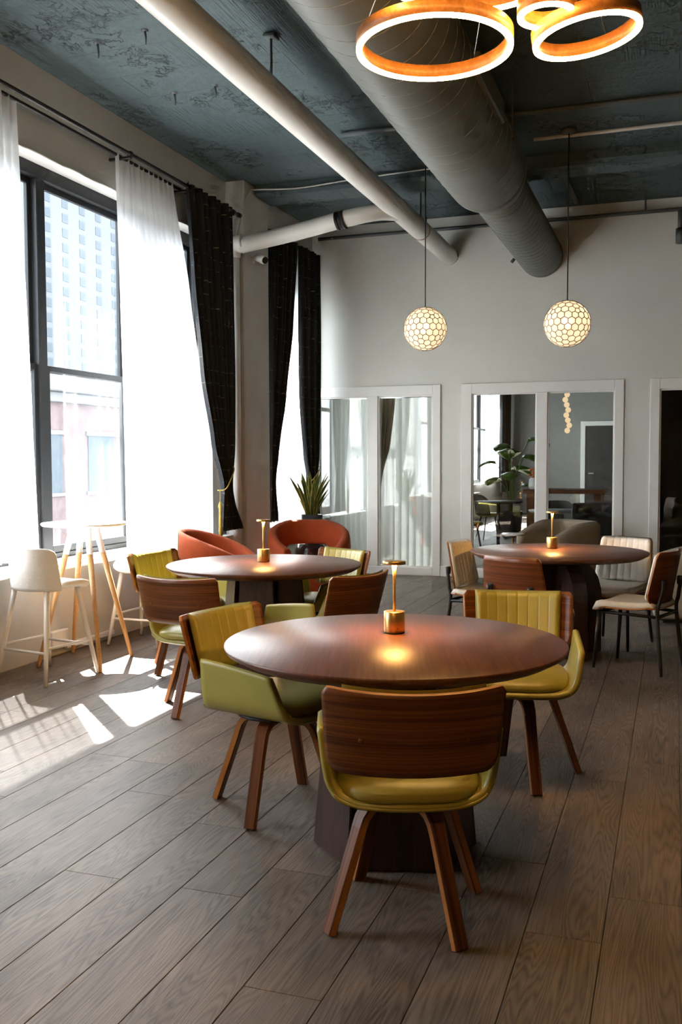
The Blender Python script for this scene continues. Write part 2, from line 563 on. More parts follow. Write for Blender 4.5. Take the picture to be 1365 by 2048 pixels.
    def mesh(self, name, mats):
        me = bpy.data.meshes.new(name)
        me.from_pydata(self.v, [], self.f)
        for mname in mats:
            me.materials.append(MAT[mname])
        me.polygons.foreach_set('material_index', self.mi)
        me.polygons.foreach_set('use_smooth', self.sm)
        if self.uv:
            ul = me.uv_layers.new(name='UVMap')
            for lp in me.loops:
                ul.data[lp.index].uv = self.uv.get(lp.vertex_index, (0, 0))
        bm = bmesh.new()
        bm.from_mesh(me)
        bmesh.ops.remove_doubles(bm, verts=bm.verts, dist=1e-6)
        if not self.uv:
            bmesh.ops.recalc_face_normals(bm, faces=bm.faces)
        bm.to_mesh(me)
        bm.free()
        me.update()
        return me


CACHE = {}


def tag(o, label=None, cat=None, group=None, kind=None):
    for k, v in (('label', label), ('category', cat), ('group', group), ('kind', kind)):
        if v:
            o[k] = v
    return o


def link(name, me, parent=None, loc=None, rotz=None):
    o = bpy.data.objects.new(name, me)
    col.objects.link(o)
    if parent:
        o.parent = parent
    if loc is not None:
        o.location = loc
    if rotz is not None:
        o.rotation_euler = (0, 0, rotz)
    return o


def part(name, mats, parent, build, key=None, loc=None, rotz=None):
    """one mesh object; build(MB) fills it; key shares the mesh between alike parts"""
    if isinstance(mats, str):
        mats = [mats]
    if key and key in CACHE:
        me = CACHE[key]
    else:
        mb = MB()
        build(mb)
        me = mb.mesh(name, mats)
        if key:
            CACHE[key] = me
    return link(name, me, parent, loc, rotz)


def thing(name, label, cat, loc=(0, 0, 0), rotz=0.0, group=None):
    o = link(name, None, None, loc, rotz)
    return tag(o, label, cat, group)


def struct(name, label, mats, build, cat=None):
    o = part(name, mats, None, build)
    return tag(o, label, cat, None, 'structure')


# ------------------------------------------------------------------ the room shell
WX = -4.35           # window wall, inner face
WX2 = -4.42          # window wall beyond the column
YB = 11.65           # back wall, inner face
ZC = 4.27            # ceiling in the front bays
ZC2 = 4.40           # ceiling behind the beam
XR, YF = 6.0, -5.5   # right and front ends of the room, out of frame
YE = 26.2            # far wall of the room behind the glass

PW = 0.23
PX0 = -0.184


def build_floor():
    fl = struct('floor', 'grey-brown oak plank floor running towards the back wall', 'asphalt',
                lambda b: b.box(WX2 - 0.5, XR + 0.2, YF - 0.2, YE + 0.2, -0.25, -0.012), 'floor')
    rnd = random.Random(3)
    gap = 0.0022
    rest = MB()
    k0 = math.floor((WX2 - PX0) / PW)
    for k in range(k0, int((XR - PX0) / PW) + 1):
        x0, x1 = PX0 + k * PW, PX0 + (k + 1) * PW
        x0 = max(x0, WX2)
        x1 = min(x1, XR)
        if x1 - x0 < 0.02:
            continue
        y = YF + rnd.uniform(-1.5, 0)
        while y < YE:
            ya, yb = max(y, YF), min(y + 1.52, YE)
            y += 1.52
            if yb - ya < 0.05:
                continue
            if x0 > -4.45 and x1 < 0.75 and yb > 1.3 and ya < YB:
                w, l = x1 - x0 - gap, yb - ya - gap
                key = 'plank%.3f_%.3f' % (w, l)
                part('plank', 'oak_floor', fl, lambda b: b.box(-w / 2, w / 2, -l / 2, l / 2, -0.012, 0, 0.0012), key,
                     ((x0 + x1) / 2, (ya + yb) / 2, 0))
            else:
                rest.box(x0 + gap / 2, x1 - gap / 2, ya + gap / 2, yb - gap / 2, -0.012, 0)
    o = link('floor_boards', rest.mesh('floor_boards', ['oak_floor']), fl)
    o['kind'] = 'stuff'


build_floor()

struct('ceiling', 'rough teal painted concrete ceiling with chips and board marks', 'teal_concrete',
       lambda b: (b.box(WX - 0.4, XR + 0.2, YF - 0.2, 9.5, ZC, ZC + 0.4), b.box(WX - 0.4, XR + 0.2, 9.5, YB + 0.1, ZC2, ZC2 + 0.3)), 'ceiling')
struct('ceiling_beam', 'teal concrete beam across the ceiling at the white column', 'teal_concrete',
       lambda b: b.box(-4.14, XR, 9.2, 9.62, ZC - 0.11, ZC2 + 0.05, 0.03), 'beam')

# window openings in the left wall: (y0, y1, z0, z1)
OP1 = (4.90, 8.63, 0.70, 3.65)
OP0 = (1.55, 3.13, 0.70, 3.65)
OP2 = (9.86, 11.45, 0.70, 3.65)
OP9 = (20.2, 25.6, 0.86, 3.6)
OP8 = (12.9, 15.6, 0.70, 3.6)  # added opening that brightens the curtains of the first partition
WO = WX - 0.42        # outer face


def wall_left(b):
    ys = [YF, OP0[0], OP0[1], OP1[0], OP1[1], 9.05]
    for i in range(0, len(ys), 2):
        b.box(WO, WX, ys[i], ys[i + 1], 0, ZC)
    for o in (OP0, OP1):
        b.box(WO, WX, o[0], o[1], 0, o[2])
        b.box(WO, WX, o[0], o[1], o[3], ZC)


struct('wall_left', 'white plaster window wall with deep window openings', 'wall_white', wall_left, 'wall')


def wall_left2(b):
    b.box(WO, WX2, 9.05, OP2[0], 0, ZC2)
    b.box(WO, WX2, OP2[1], YB + 0.16, 0, ZC2)
    b.box(WO, WX2, OP2[0], OP2[1], 0, OP2[2])
    b.box(WO, WX2, OP2[0], OP2[1], OP2[3], ZC2)


struct('wall_left_far', 'white window wall beyond the column', 'wall_white', wall_left2, 'wall')
struct('column', 'white square column standing out from the window wall', 'wall_white',
       lambda b: b.box(WX2, -4.145, 8.98, 9.60, 0, ZC2, 0.012), 'column')

# back wall with the glazed openings
FR = [(-4.42, -2.735, [(-4.355, -3.68), (-3.545, -2.835)]),
      (-2.475, -0.56, [(-2.345, -1.565), (-1.435, -0.665)]),
      (-0.27, 1.70, [(-0.165, 0.60), (0.73, 1.58)])]
ZF, ZG0, ZG1 = 2.375, 0.10, 2.25


def wall_back(b):
    x = WX2 - 0.3
    for (a, c, _) in FR:
        if a - x > 0.01:
            b.box(x, a + 0.02, YB, YB + 0.16, 0, ZC2)
        b.box(a + 0.02, c - 0.02, YB, YB + 0.16, ZF - 0.02, ZC2)
        x = c - 0.02
    b.box(x, XR, YB, YB + 0.16, 0, ZC2)


struct('wall_back', 'pale grey painted back wall above the glazed partitions', 'wall_paint', wall_back, 'wall')
struct('wall_right', 'pale side wall out of the frame to the right', 'wall_taupe', lambda b: b.box(XR, XR + 0.2, YF, YE, 0, ZC2), 'wall')
struct('wall_front', 'pale wall behind the viewer', 'wall_taupe', lambda b: b.box(WO, XR, YF - 0.2, YF, 0, ZC2), 'wall')


def partition(idx, a, c, panes, label):
    y0, y1 = YB - 0.018, YB + 0.14

    def fr(b):
        b.box(a, panes[0][0], y0, y1, 0, ZF, 0.004)
        b.box(panes[-1][1], c, y0, y1, 0, ZF, 0.004)
        b.box(panes[0][0], panes[-1][1], y0, y1, ZG1, ZF, 0.004)
        b.box(panes[0][0], panes[-1][1], y0, y1, 0, ZG0, 0.004)
    root = struct('window_%d' % idx, label, 'white_trim', fr, 'partition')
    for i in range(len(panes) - 1):
        part('mullion', 'white_trim', root, lambda b: b.box(panes[i][1], panes[i + 1][0], y0 + 0.004, y1, ZG0, ZG1, 0.004))
    for p in panes:
        def bead(b):
            w = 0.016
            for q in ((p[0], p[0] + w, ZG0, ZG1), (p[1] - w, p[1], ZG0, ZG1), (p[0], p[1], ZG1 - w, ZG1), (p[0], p[1], ZG0, ZG0 + w)):
                b.box(q[0], q[1], y0 + 0.022, y0 + 0.05, q[2], q[3])
        part('glazing_bead', 'white_trim', root, bead)
        part('pane', 'partition_glass', root, lambda b: b.box(p[0], p[1], y0 + 0.06, y0 + 0.068, ZG0, ZG1))
    return root


partition(3, *FR[0], 'white framed two-pane partition with white curtains behind its glass')
partition(4, *FR[1], 'white framed two-pane partition looking into the back room')
partition(5, *FR[2], 'white framed partition at the right edge, its view darkened by an added wall')
for n, (a, c) in enumerate(((FR[0][1], FR[1][0]), (FR[1][1], FR[2][0]), (FR[2][1], XR))):
    struct('baseboard_%s' % ('left', 'middle', 'right')[n], ('white baseboard between the first and second glazed partitions', 'white baseboard between the second and third glazed partitions', 'white baseboard right of the glazed partitions')[n],
           'white_trim', lambda b: b.box(a, c, YB - 0.015, YB, 0, 0.13, 0.003), 'baseboard')


# windows: double-hung units, frame as the thing, each sash and pane a part
def window(idx, op, units, xo, label):
    y0, y1, z0, z1 = op
    xg = xo
    d = 0.05

    def fr(b):
        b.box(xg - d, xg + d, y0, y0 + 0.06, z0, z1, 0.004)
        b.box(xg - d, xg + d, y1 - 0.06, y1, z0, z1, 0.004)
        b.box(xg - d, xg + d, y0 + 0.06, y1 - 0.06, z1 - 0.10, z1, 0.004)
        b.box(xg - d, xg + d, y0 + 0.06, y1 - 0.06, z0, z0 + 0.04, 0.004)
    root = struct('window_%d' % idx, label, 'window_frame', fr, 'window')
    pitch_ = (y1 - y0 - 0.12 + 0.10) / units
    zm = z0 + (z1 - z0) * 0.49
    for i in range(units):
        a = y0 + 0.06 + i * pitch_
        c = a + pitch_ - 0.10
        if i < units - 1:
            part('mullion', 'window_frame', root, lambda b: b.box(xg - d, xg + d, c, c + 0.10, z0 + 0.04, z1 - 0.10, 0.006))
        for (za, zb, xs) in ((zm - 0.02, z1 - 0.10, -0.018), (z0 + 0.04, zm + 0.03, 0.018)):
            def sash(b):
                t, x0_, x1_ = 0.045, xg + xs - 0.016, xg + xs + 0.016
                b.box(x0_, x1_, a, a + t, za, zb, 0.003)
                b.box(x0_, x1_, c - t, c, za, zb, 0.003)
                b.box(x0_, x1_, a + t, c - t, zb - t, zb, 0.003)
                b.box(x0_, x1_, a + t, c - t, za, za + t + 0.01, 0.003)
            s = part('sash', 'window_frame', root, sash)
            part('pane', 'window_glass', s, lambda b: b.box(xg + xs - 0.003, xg + xs + 0.003, a + 0.045, c - 0.045, za + 0.055, zb - 0.045))
    return root


window(1, OP1, 3, WX - 0.20, 'black framed double-hung windows behind the sheer curtains and bar table')
window(6, OP0, 1, WX - 0.20, 'black framed double-hung windows nearest the viewer')
window(2, OP2, 1, WX2 - 0.20, 'narrow window with a closed sheer between the column and the back wall')
window(8, OP8, 3, WX2 - 0.20, 'window added to light the curtains behind the first partition')
window(7, OP9, 3, WX2 - 0.20, 'bright window of the back room seen through the glass')


def sill(idx, op, x_in, label):
    struct('trim_%d' % idx, label, 'white_trim', lambda b: b.box(x_in - 0.15, x_in + 0.14, op[0] - 0.15, op[1] + 0.28, op[2] - 0.045, op[2] - 0.002, 0.006), 'window sill')


sill(1, OP1, WX, 'white window sill under the sheer curtains')
sill(2, OP2, WX2, 'white window sill behind the snake plant')
sill(3, OP0, WX, 'white window sill nearest the viewer')


# plaster lip above the window opening
def lip(b):
    pts = [(WX + 0.002 + 0.003 * math.sin(i * 2.1), OP1[0] + (OP1[1] - OP1[0]) * i / 40, OP1[3] + 0.004 * math.sin(i * 1.3)) for i in range(41)]
    b.tube(pts, 0.009, 8)


struct('trim_4', 'uneven white plaster lip along the top of the window opening', 'white_trim', lip, 'plaster lip')

# ------------------------------------------------------------------ back room shell
def back_wall_left(b):
    b.box(WO, WX2, YB + 0.16, OP8[0], 0, 3.8)
    b.box(WO, WX2, OP8[1], OP9[0], 0, 3.8)
    b.box(WO, WX2, OP9[1], YE, 0, 3.8)
    for o in (OP8, OP9):
        b.box(WO, WX2, o[0], o[1], 0, o[2])
        b.box(WO, WX2, o[0], o[1], o[3], 3.8)


struct('wall_back_room_left', 'window wall of the back room seen through the glass', 'wall_white', back_wall_left, 'wall')
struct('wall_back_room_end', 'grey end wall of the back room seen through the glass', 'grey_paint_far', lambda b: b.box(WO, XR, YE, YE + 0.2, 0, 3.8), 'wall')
struct('ceiling_back_room', 'dark ceiling of the back room', 'teal_concrete', lambda b: b.box(WO, XR + 0.2, YB + 0.16, YE + 0.2, 3.8, 4.0), 'ceiling')
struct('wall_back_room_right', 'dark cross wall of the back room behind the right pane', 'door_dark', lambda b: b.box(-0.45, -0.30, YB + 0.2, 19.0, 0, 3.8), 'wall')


struct('wall_added_dark', 'dark wall added to darken the view through the third partition', 'door_dark', lambda b: b.box(-0.30, XR, 15.0, 15.15, 0, 3.8), 'wall')  # added wall, keeps the panes of the third partition dark


def far_door(b):
    b.box(-2.35, -2.23, YE - 0.06, YE, 0, 2.45, 0.004)
    b.box(-1.02, -0.90, YE - 0.06, YE, 0, 2.45, 0.004)
    b.box(-2.23, -1.02, YE - 0.06, YE, 2.33, 2.45, 0.004)


d1 = struct('door_1', 'white framed dark door at the end of the back room', 'white_trim', far_door, 'door')
part('door_leaf', 'door_dark', d1, lambda b: b.box(-2.23, -1.02, YE - 0.035, YE - 0.005, 0, 2.33))
part('door_handle', 'chrome', d1, lambda b: b.box(-2.14, -2.0, YE - 0.08, YE - 0.04, 1.05, 1.10, 0.005))


# ------------------------------------------------------------------ pipes, duct, ceiling fittings
PIX, PIZ = -2.63, 3.93


def build_pipe():
    t = thing('white_pipe', 'thick white pipe running under the ceiling to the back wall', 'pipe', (PIX, 0, PIZ))
    part('pipe_body', 'pipe_white', t, lambda b: b.tube([(0, YF + 0.02, 0), (0, 4, 0), (0, 10.2, 0), (0, YB - 0.002, 0)], 0.105, 28))
    part('pipe_joint', 'brass_dark', t, lambda b: b.tube([(0, 10.22, 0), (0, 10.25, 0)], 0.1075, 28))
    part('wall_collar', 'pipe_white', t, lambda b: b.tube([(0, YB - 0.04, 0), (0, YB - 0.002, 0)], 0.113, 28))
    for y in (6.02, 10.0):
        part('hanger_rod', 'steel_grey', t, lambda b: b.tube([(0.06, y, 0.07), (0.06, y, ZC - PIZ - 0.005 if y < 9 else ZC2 - PIZ - 0.005)], 0.009, 8))
        if y < 9:
            part('hanger_plate', 'steel_grey', t, lambda b: b.box(0.02, 0.10, y - 0.05, y + 0.05, ZC - PIZ - 0.03, ZC - PIZ - 0.004, 0.006))
    b2 = thing('branch_pipe', 'white branch pipe from the big pipe down beside the column', 'pipe', (0, 0, 0))
    pts = [(PIX - 0.02, 9.32, 3.90), (PIX - 0.10, 9.14, 3.87), (PIX - 0.20, 8.98, 3.825), (PIX - 0.32, 8.90, 3.785), (PIX - 0.5, 8.87, 3.75), (-3.6, 8.87, 3.67), (-4.13, 8.875, 3.60)]
    part('pipe_arm', 'pipe_white', b2, lambda b: b.tube(catmull(pts, 30), 0.080, 20))
    part('elbow', 'pipe_white', b2, lambda b: b.tube(catmull([(-4.10, 8.875, 3.62), (-4.18, 8.875, 3.605), (-4.225, 8.875, 3.56), (-4.235, 8.875, 3.48)], 14), 0.088, 20))
    part('downpipe', 'pipe_white', b2, lambda b: b.tube([(-4.235, 8.875, 3.50), (-4.235, 8.875, 2.0), (-4.235, 8.875, 0.002)], 0.080, 20))
    part('coupling', 'rubber_black', b2, lambda b: [b.tube([(-3.115 + k, 8.87, 3.748 + k * 0.16), (-3.115 + k + 0.028, 8.87, 3.748 + (k + 0.028) * 0.16)], 0.089 if k in (0, 0.06) else 0.085, 20) for k in (0, 0.03, 0.06)])


build_pipe()


def build_duct():
    X, Z = -1.52, 3.85
    t = thing('ventilation_duct', 'large grey spiral duct narrowing towards the back wall', 'duct', (X, 0, Z))

    def body(r, y0, y1):
        def f(b):
            b.tube([(0, y0 + (y1 - y0) * i / 12, 0) for i in range(13)], r, 56, caps=True)
        return f
    part('wide_section', 'duct_grey', t, body(0.335, YF + 0.05, 8.05))
    part('reducer', 'duct_grey', t, lambda b: b.tube([(0, 8.05, 0), (0, 8.12, 0), (0, 8.30, 0), (0, 8.42, 0), (0, 8.50, 0)], [0.335, 0.335, 0.300, 0.268, 0.262], 56))
    part('narrow_section', 'duct_grey', t, body(0.25, 8.45, YB - 0.002))

    def seam(r, y0, y1, pitch_):
        def f(b):
            n = int((y1 - y0) / pitch_ * 28)
            pts = [(r * math.cos(2 * PI * i / 28), y0 + pitch_ * i / 28, r * math.sin(2 * PI * i / 28)) for i in range(n + 1)]
            b.tube(pts, 0.0024, 4)
        return f
    part('spiral_seam', 'seam_grey', t, seam(0.3355, YF + 0.1, 8.02, 0.19))
    part('spiral_seam', 'duct_grey', t, seam(0.2505, 8.55, YB - 0.03, 0.145))
    part('joint_band', 'duct_grey', t, lambda b: b.tube([(0, 8.44, 0), (0, 8.455, 0), (0, 8.475, 0), (0, 8.49, 0)], [0.262, 0.272, 0.272, 0.262], 56))
    part('register', 'duct_grey', t, lambda b: b.box(0.29, 0.365, 5.95, 6.85, -0.06, 0.10, 0.012))
    part('damper_lever', 'steel_grey', t, lambda b: b.tube([(-0.20, 10.9, -0.16), (-0.235, 10.9, -0.20)], 0.018, 8))
    for y in (3.2, 7.3):
        part('hanger_rod', 'steel_grey', t, lambda b: b.tube([(0.345, y, 0), (0.345, y, ZC - Z - 0.004)], 0.007, 8))


build_duct()


def conduit(name, label, pts, r, matn='steel_grey', extra=None):
    t = thing(name, label, 'conduit', pts[0])
    o = Vector(pts[0])
    part('conduit_tube', matn, t, lambda b: b.tube([(Vector(pts[0]) * (1 - i / 24) + Vector(pts[1]) * i / 24) - o for i in range(25)], r, 12))
    if extra:
        for (nm, f) in extra:
            part(nm, matn, t, f)
    return t


conduit('ceiling_conduit', 'grey conduit crossing the ceiling right of the duct', [(-2.75, 7.95, ZC - 0.03), (4.4, 8.0, ZC - 0.03)], 0.022)
conduit('ceiling_conduit', 'pale conduit feeding the right globe pendant along the beam', [(-1.2, 8.62, ZC - 0.035), (4.4, 8.56, ZC - 0.035)], 0.016, 'pipe_white')
conduit('wall_conduit', 'grey sprinkler pipe along the top of the back wall', [(-4.3, YB - 0.10, 4.24), (4.4, YB - 0.10, 4.24)], 0.022, 'steel_grey',
        [('drop', (lambda x: (lambda b: b.tube([(x + 4.3, 0, 0), (x + 4.3, 0, ZC2 - 4.24 - 0.004)], 0.010, 8)))(x)) for x in (-2.9, -0.35)])
conduit('beam_conduit', 'short dark pipe on the ceiling beside the duct end', [(-1.12, 9.75, ZC2 - 0.04), (-1.10, 11.3, ZC2 - 0.04)], 0.03)
t = thing('sprinkler_head', 'grey sprinkler drop on the back wall at the right edge', 'sprinkler', (0.03, YB - 0.12, 4.2))
part('drop_pipe', 'steel_grey', t, lambda b: b.tube([(0, 0, 0.02), (0, 0, -0.20)], 0.035, 10))
part('valve', 'steel_grey', t, lambda b: b.tube([(0, 0, -0.18), (0, 0, -0.34)], [0.055, 0.05], 12))

t = thing('loose_wire', 'thin white cable from the column along the beam', 'cable', (-4.14, 9.18, ZC - 0.12))
part('wire', 'pipe_white', t, lambda b: b.tube(catmull([(-0.115, -0.215, -0.55), (-0.04, -0.215, -0.25), (0.01, -0.10, 0.02), (0.06, -0.04, 0.06), (0.5, 0.0, 0.045), (1.1, 0.0, 0.075), (1.9, 0.0, 0.10), (2.5, 0.0, 0.105)], 40), 0.007, 6))

for i, (x, y, l, lab) in enumerate(((-3.724, 5.74, 0.10, 'rusty hook hanging from the teal ceiling nearest the window wall'), (-3.324, 5.68, 0.09, 'rusty hook hanging from the teal ceiling nearest the white pipe'),
                                    (-3.67, 6.70, 0.09, 'rusty hook hanging from the teal ceiling above the right sheer curtain'), (-3.31, 6.67, 0.09, 'rusty hook under the teal ceiling left of the hanger rod'))):
    t = thing('ceiling_hook', lab, 'hook', (x, y, ZC), 0, 'hooks in the ceiling')
    part('nail', 'steel_grey', t, lambda b: b.tube([(0, 0, 0.0), (0.004, 0.006, -l * 0.5), (0.0, 0.012, -l)], [0.008, 0.007, 0.004], 6), 'hook%.2f' % l)
    part('anchor', 'steel_grey', t, lambda b: b.lathe([(0, -0.012), (0.022, -0.008), (0.026, 0.0)], 10), 'hook_anchor')

# security camera on the column
t = thing('security_camera', 'small white security camera on the column', 'camera', (-4.145, 9.18, 3.51))
part('mount', 'white_plastic', t, lambda b: b.tube([(0, 0, 0), (0.012, 0, 0)], 0.035, 16))
part('arm', 'white_plastic', t, lambda b: b.tube([(0.01, 0, 0), (0.05, -0.01, 0.012), (0.075, -0.02, 0.005)], 0.013, 10))
part('housing', 'white_plastic', t, lambda b: b.tube([(0.045, 0.0, 0.03), (0.065, -0.01, 0.02), (0.15, -0.05, -0.015), (0.165, -0.058, -0.022)], [0.03, 0.040, 0.045, 0.040], 16))
part('lens', 'rubber_black', t, lambda b: b.tube([(0.155, -0.053, -0.018), (0.172, -0.062, -0.025)], 0.035, 16))

# wall outlet beneath the window
t = thing('wall_outlet', 'white surface outlet box low on the wall behind the bar table', 'outlet', (WX, 6.02, 0.06))
part('box', 'white_plastic', t, lambda b: b.box(0, 0.045, -0.10, 0.10, 0, 0.13, 0.006))
part('raceway', 'white_plastic', t, lambda b: b.box(0, 0.03, 0.10, 0.75, -0.03, 0.01, 0.004))


# ------------------------------------------------------------------ curtains
def rod(label, x, y0, y1, z, brackets, double=True):
    t = thing('curtain_rod', label, 'curtain rod', (x, y0, z))
    part('rod', 'rod_black', t, lambda b: b.tube([(0, 0, 0), (0, y1 - y0, 0)], 0.016, 12))
    part('finial', 'rod_black', t, lambda b: b.tube([(0, y1 - y0 - 0.005, 0), (0, y1 - y0 + 0.05, 0)], 0.023, 12))
    if double:
        part('inner_rod', 'rod_black', t, lambda b: b.tube([(-0.11, 0, 0.0), (-0.11, y1 - y0 - 0.05, 0.0)], 0.013, 12))
    for y in brackets:
        part('bracket', 'rod_black', t, lambda b: (b.box(WX - x if x > -4.3 and y < 9 else WX2 - x, 0.01, y - y0 - 0.012, y - y0 + 0.012, -0.035, -0.014, 0.003), b.tube([(0, y - y0 - 0.014, 0), (0, y - y0 + 0.014, 0)], 0.024, 12)))
    return t


rod('long double black curtain rod above the front windows', -4.155, 4.35, 8.86, 3.90, (5.05, 6.85, 7.85, 8.75))
rod('long black curtain rod of the back room', WX2 + 0.1, 12.2, 26.1, 3.70, (12.4, 16.5, 20.0, 23.0, 26.0), False)
rod('short black curtain rod above the narrow far window', -4.30, 9.75, 11.40, 4.00, (9.9, 10.70, 11.32))


def curtain(name, label, cat, matn, key_rows, x, amp, folds, seed=0, thick=0.0, nu=None, nv=48, axis='y'):
    """key_rows: (z, y0, y1, amplitude factor) from the rod down"""
    rnd = random.Random(seed)
    ph = [rnd.uniform(0, 2 * PI) for _ in range(4)]
    rows = [Vector((k[1], k[2], k[3])) for k in key_rows]
    zs = [k[0] for k in key_rows]

    def fn(u, v):
        z = zs[0] + (zs[-1] - zs[0]) * v
        i = 0
        while i < len(zs) - 2 and z < zs[i + 1]:
            i += 1
        tt = (zs[i] - z) / (zs[i] - zs[i + 1])
        tt = max(0, min(1, tt))
        a = rows[max(i - 1, 0)]; b_ = rows[i]; c = rows[i + 1]; d = rows[min(i + 2, len(rows) - 1)]
        m0 = (c - a) * (0.5 if i > 0 else 1.0)
        m1 = (d - b_) * (0.5 if i < len(rows) - 2 else 1.0)
        h = (b_ * (2 * tt ** 3 - 3 * tt * tt + 1) + m0 * (tt ** 3 - 2 * tt * tt + tt) * 0.6 + c * (-2 * tt ** 3 + 3 * tt * tt) + m1 * (tt ** 3 - tt * tt) * 0.6)
        y0, y1, am = h
        y = y0 + (y1 - y0) * u
        w = math.sin(2 * PI * folds * u + ph[0] + 0.4 * math.sin(3 * v + ph[1])) + 0.35 * math.sin(2 * PI * folds * 0.47 * u + ph[2] + 1.2 * v)
        wy = 0.25 * (y1 - y0) / folds * math.cos(2 * PI * folds * u * 1.0 + ph[3])
        p = (x + amp * am * w, y + wy * 0.4, z)
        return p if axis == 'y' else (p[1], p[0], p[2])
    t = thing(name, label, cat, (0, 0, 0))
    mid = (key_rows[-1][1] + key_rows[-1][2]) / 2
    t.location = (x, mid, zs[-1]) if axis == 'y' else (mid, x, zs[-1])
    o = Vector(t.location)
    part('fabric', matn, t, lambda b: b.sheet(lambda u, v: Vector(fn(u, v)) - o, nu or int(folds * 14), nv, thick))
    return t


curtain('sheer_curtain', 'white sheer curtain at the left edge of the picture', 'curtain', 'sheer_white',
        [(3.91, 4.55, 5.57, 0.8), (3.0, 4.55, 5.60, 1.1), (1.8, 4.55, 5.64, 1.3), (0.76, 4.55, 5.68, 1.4)], -4.265, 0.022, 11, 1)
curtain('sheer_curtain', 'white sheer curtain gathered beside the black curtain', 'curtain', 'sheer_white',
        [(3.91, 6.80, 7.76, 0.8), (3.0, 6.82, 8.05, 1.1), (1.8, 6.84, 8.35, 1.3), (0.74, 6.86, 8.42, 1.4)], -4.265, 0.022, 12, 2)
bc = curtain('black_curtain', 'black curtain with metallic threads tied back beside the column', 'curtain', 'black_curtain',
             [(3.93, 7.76, 8.70, 0.9), (3.2, 7.86, 8.72, 1.0), (2.3, 8.03, 8.74, 1.0), (1.6, 8.26, 8.72, 0.9), (1.20, 8.45, 8.66, 0.75), (1.05, 8.44, 8.70, 0.8), (0.76, 8.40, 8.88, 1.1)], -4.155, 0.032, 7, 3, nu=150, nv=90)


def tieback(parent, x, ya, yb, za, zb, ztassel, ytassel):
    o = Vector(parent.location)
    P = lambda p: Vector(p) - o
    part('tieback', 'rope_gold', parent, lambda b: b.tube([P(p) for p in catmull([(x - 0.03, yb + 0.03, zb + 0.03), (x + 0.048, yb, zb), (x + 0.056, (ya + yb) / 2, (za + zb) / 2 - 0.012), (x + 0.048, ya, za), (x - 0.03, ya - 0.015, za - 0.01)], 24)], 0.006, 8))

    def tas(b):
        b.tube([P((x + 0.02, ytassel, za)), P((x + 0.02, ytassel, ztassel + 0.32))], 0.004, 8)
        b.tube([P((x + 0.02, ytassel, ztassel + 0.34)), P((x + 0.02, ytassel, ztassel + 0.30)), P((x + 0.02, ytassel, ztassel + 0.27)), P((x + 0.02, ytassel, ztassel))], [0.010, 0.022, 0.014, 0.019], 10)
    part('tassel', 'rope_gold', parent, tas)


tieback(bc, -4.155, 8.42, 8.62, 1.17, 1.37, 0.71, 8.36)
curtain('sheer_curtain', 'white sheer curtain drawn across the narrow far window', 'curtain', 'sheer_white',
        [(3.98, 9.85, 11.3, 0.8), (2.4, 9.85, 11.3, 1.0), (0.74, 9.85, 11.3, 1.2)], -4.35, 0.018, 14, 4)
curtain('black_curtain', 'narrow black curtain against the far side of the column', 'curtain', 'black_curtain',
        [(4.00, 9.86, 10.68, 0.9), (3.0, 9.84, 10.52, 1.0), (2.2, 9.82, 10.30, 1.0), (1.5, 9.82, 10.06, 0.8), (1.2, 9.82, 9.98, 0.7), (0.76, 9.76, 10.05, 0.9)], -4.245, 0.030, 6, 5, nu=120, nv=80)
bc3 = curtain('black_curtain', 'black curtain with blue threads in the corner by the back wall', 'curtain', 'black_curtain',
              [(4.00, 10.78, 11.42, 0.9), (3.0, 10.78, 11.44, 1.0), (2.2, 10.80, 11.42, 1.0), (1.5, 10.92, 11.36, 0.9), (1.2, 11.02, 11.30, 0.8), (0.76, 10.98, 11.36, 0.9)], -4.245, 0.030, 6, 6, nu=120, nv=80)
tieback(bc3, -4.245, 11.0, 11.3, 1.2, 1.36, 0.72, 10.93)
for (lab, a, c, ab, cb, sd) in (('white curtain hanging behind the left pane of the first partition', -4.34, -3.66, -4.40, -3.66, 7),
                                ('white curtain hanging behind the right pane of the first partition', -3.62, -2.68, -3.64, -2.68, 9)):
    curtain('partition_curtain', lab, 'curtain', 'sheer_cream',
            [(2.24, a, c, 0.8), (1.3, (a + ab) / 2, (c + cb) / 2, 1.0), (0.02, ab, cb, 1.2)], YB + 0.30, 0.016, 10, sd, axis='x')
curtain('partition_curtain', 'grey drape swept aside at the top of the first partition', 'curtain', 'fabric_beige',
        [(2.24, -3.64, -3.38, 0.8), (1.7, -3.64, -3.44, 0.8), (1.2, -3.64, -3.56, 0.8), (0.9, -3.64, -3.60, 0.8)], YB + 0.22, 0.012, 4, 8, axis='x')
curtain('sheer_curtain', 'white sheer curtain in the back room window', 'curtain', 'sheer_white',
        [(3.69, 23.3, 25.0, 0.8), (2.4, 23.2, 25.0, 1.0), (0.88, 22.6, 24.9, 1.2)], WX2 + 0.1, 0.03, 10, 11)
curtain('sheer_curtain', 'sheer curtain added to diffuse the sun at the window behind the first partition', 'curtain', 'sheer_white',
        [(3.68, 12.3, 16.6, 0.8), (2.2, 12.3, 16.6, 1.0), (0.72, 12.3, 16.6, 1.2)], WX2 + 0.1, 0.02, 26, 13, nv=12)  # added sheer, softens the sun before it reaches the partition curtains
curtain('black_curtain', 'black curtain at the end of the back room window', 'curtain', 'black_curtain',
        [(3.69, 24.9, 26.0, 0.9), (2.4, 24.9, 26.0, 1.0), (0.6, 25.0, 26.0, 1.0)], WX2 + 0.2, 0.05, 6, 12, nu=90, nv=20)


# ------------------------------------------------------------------ green swivel armchairs
def smooth_poly(pts, n):
    return [tuple(p) for p in catmull([(p[0], p[1], 0) for p in pts], n)]


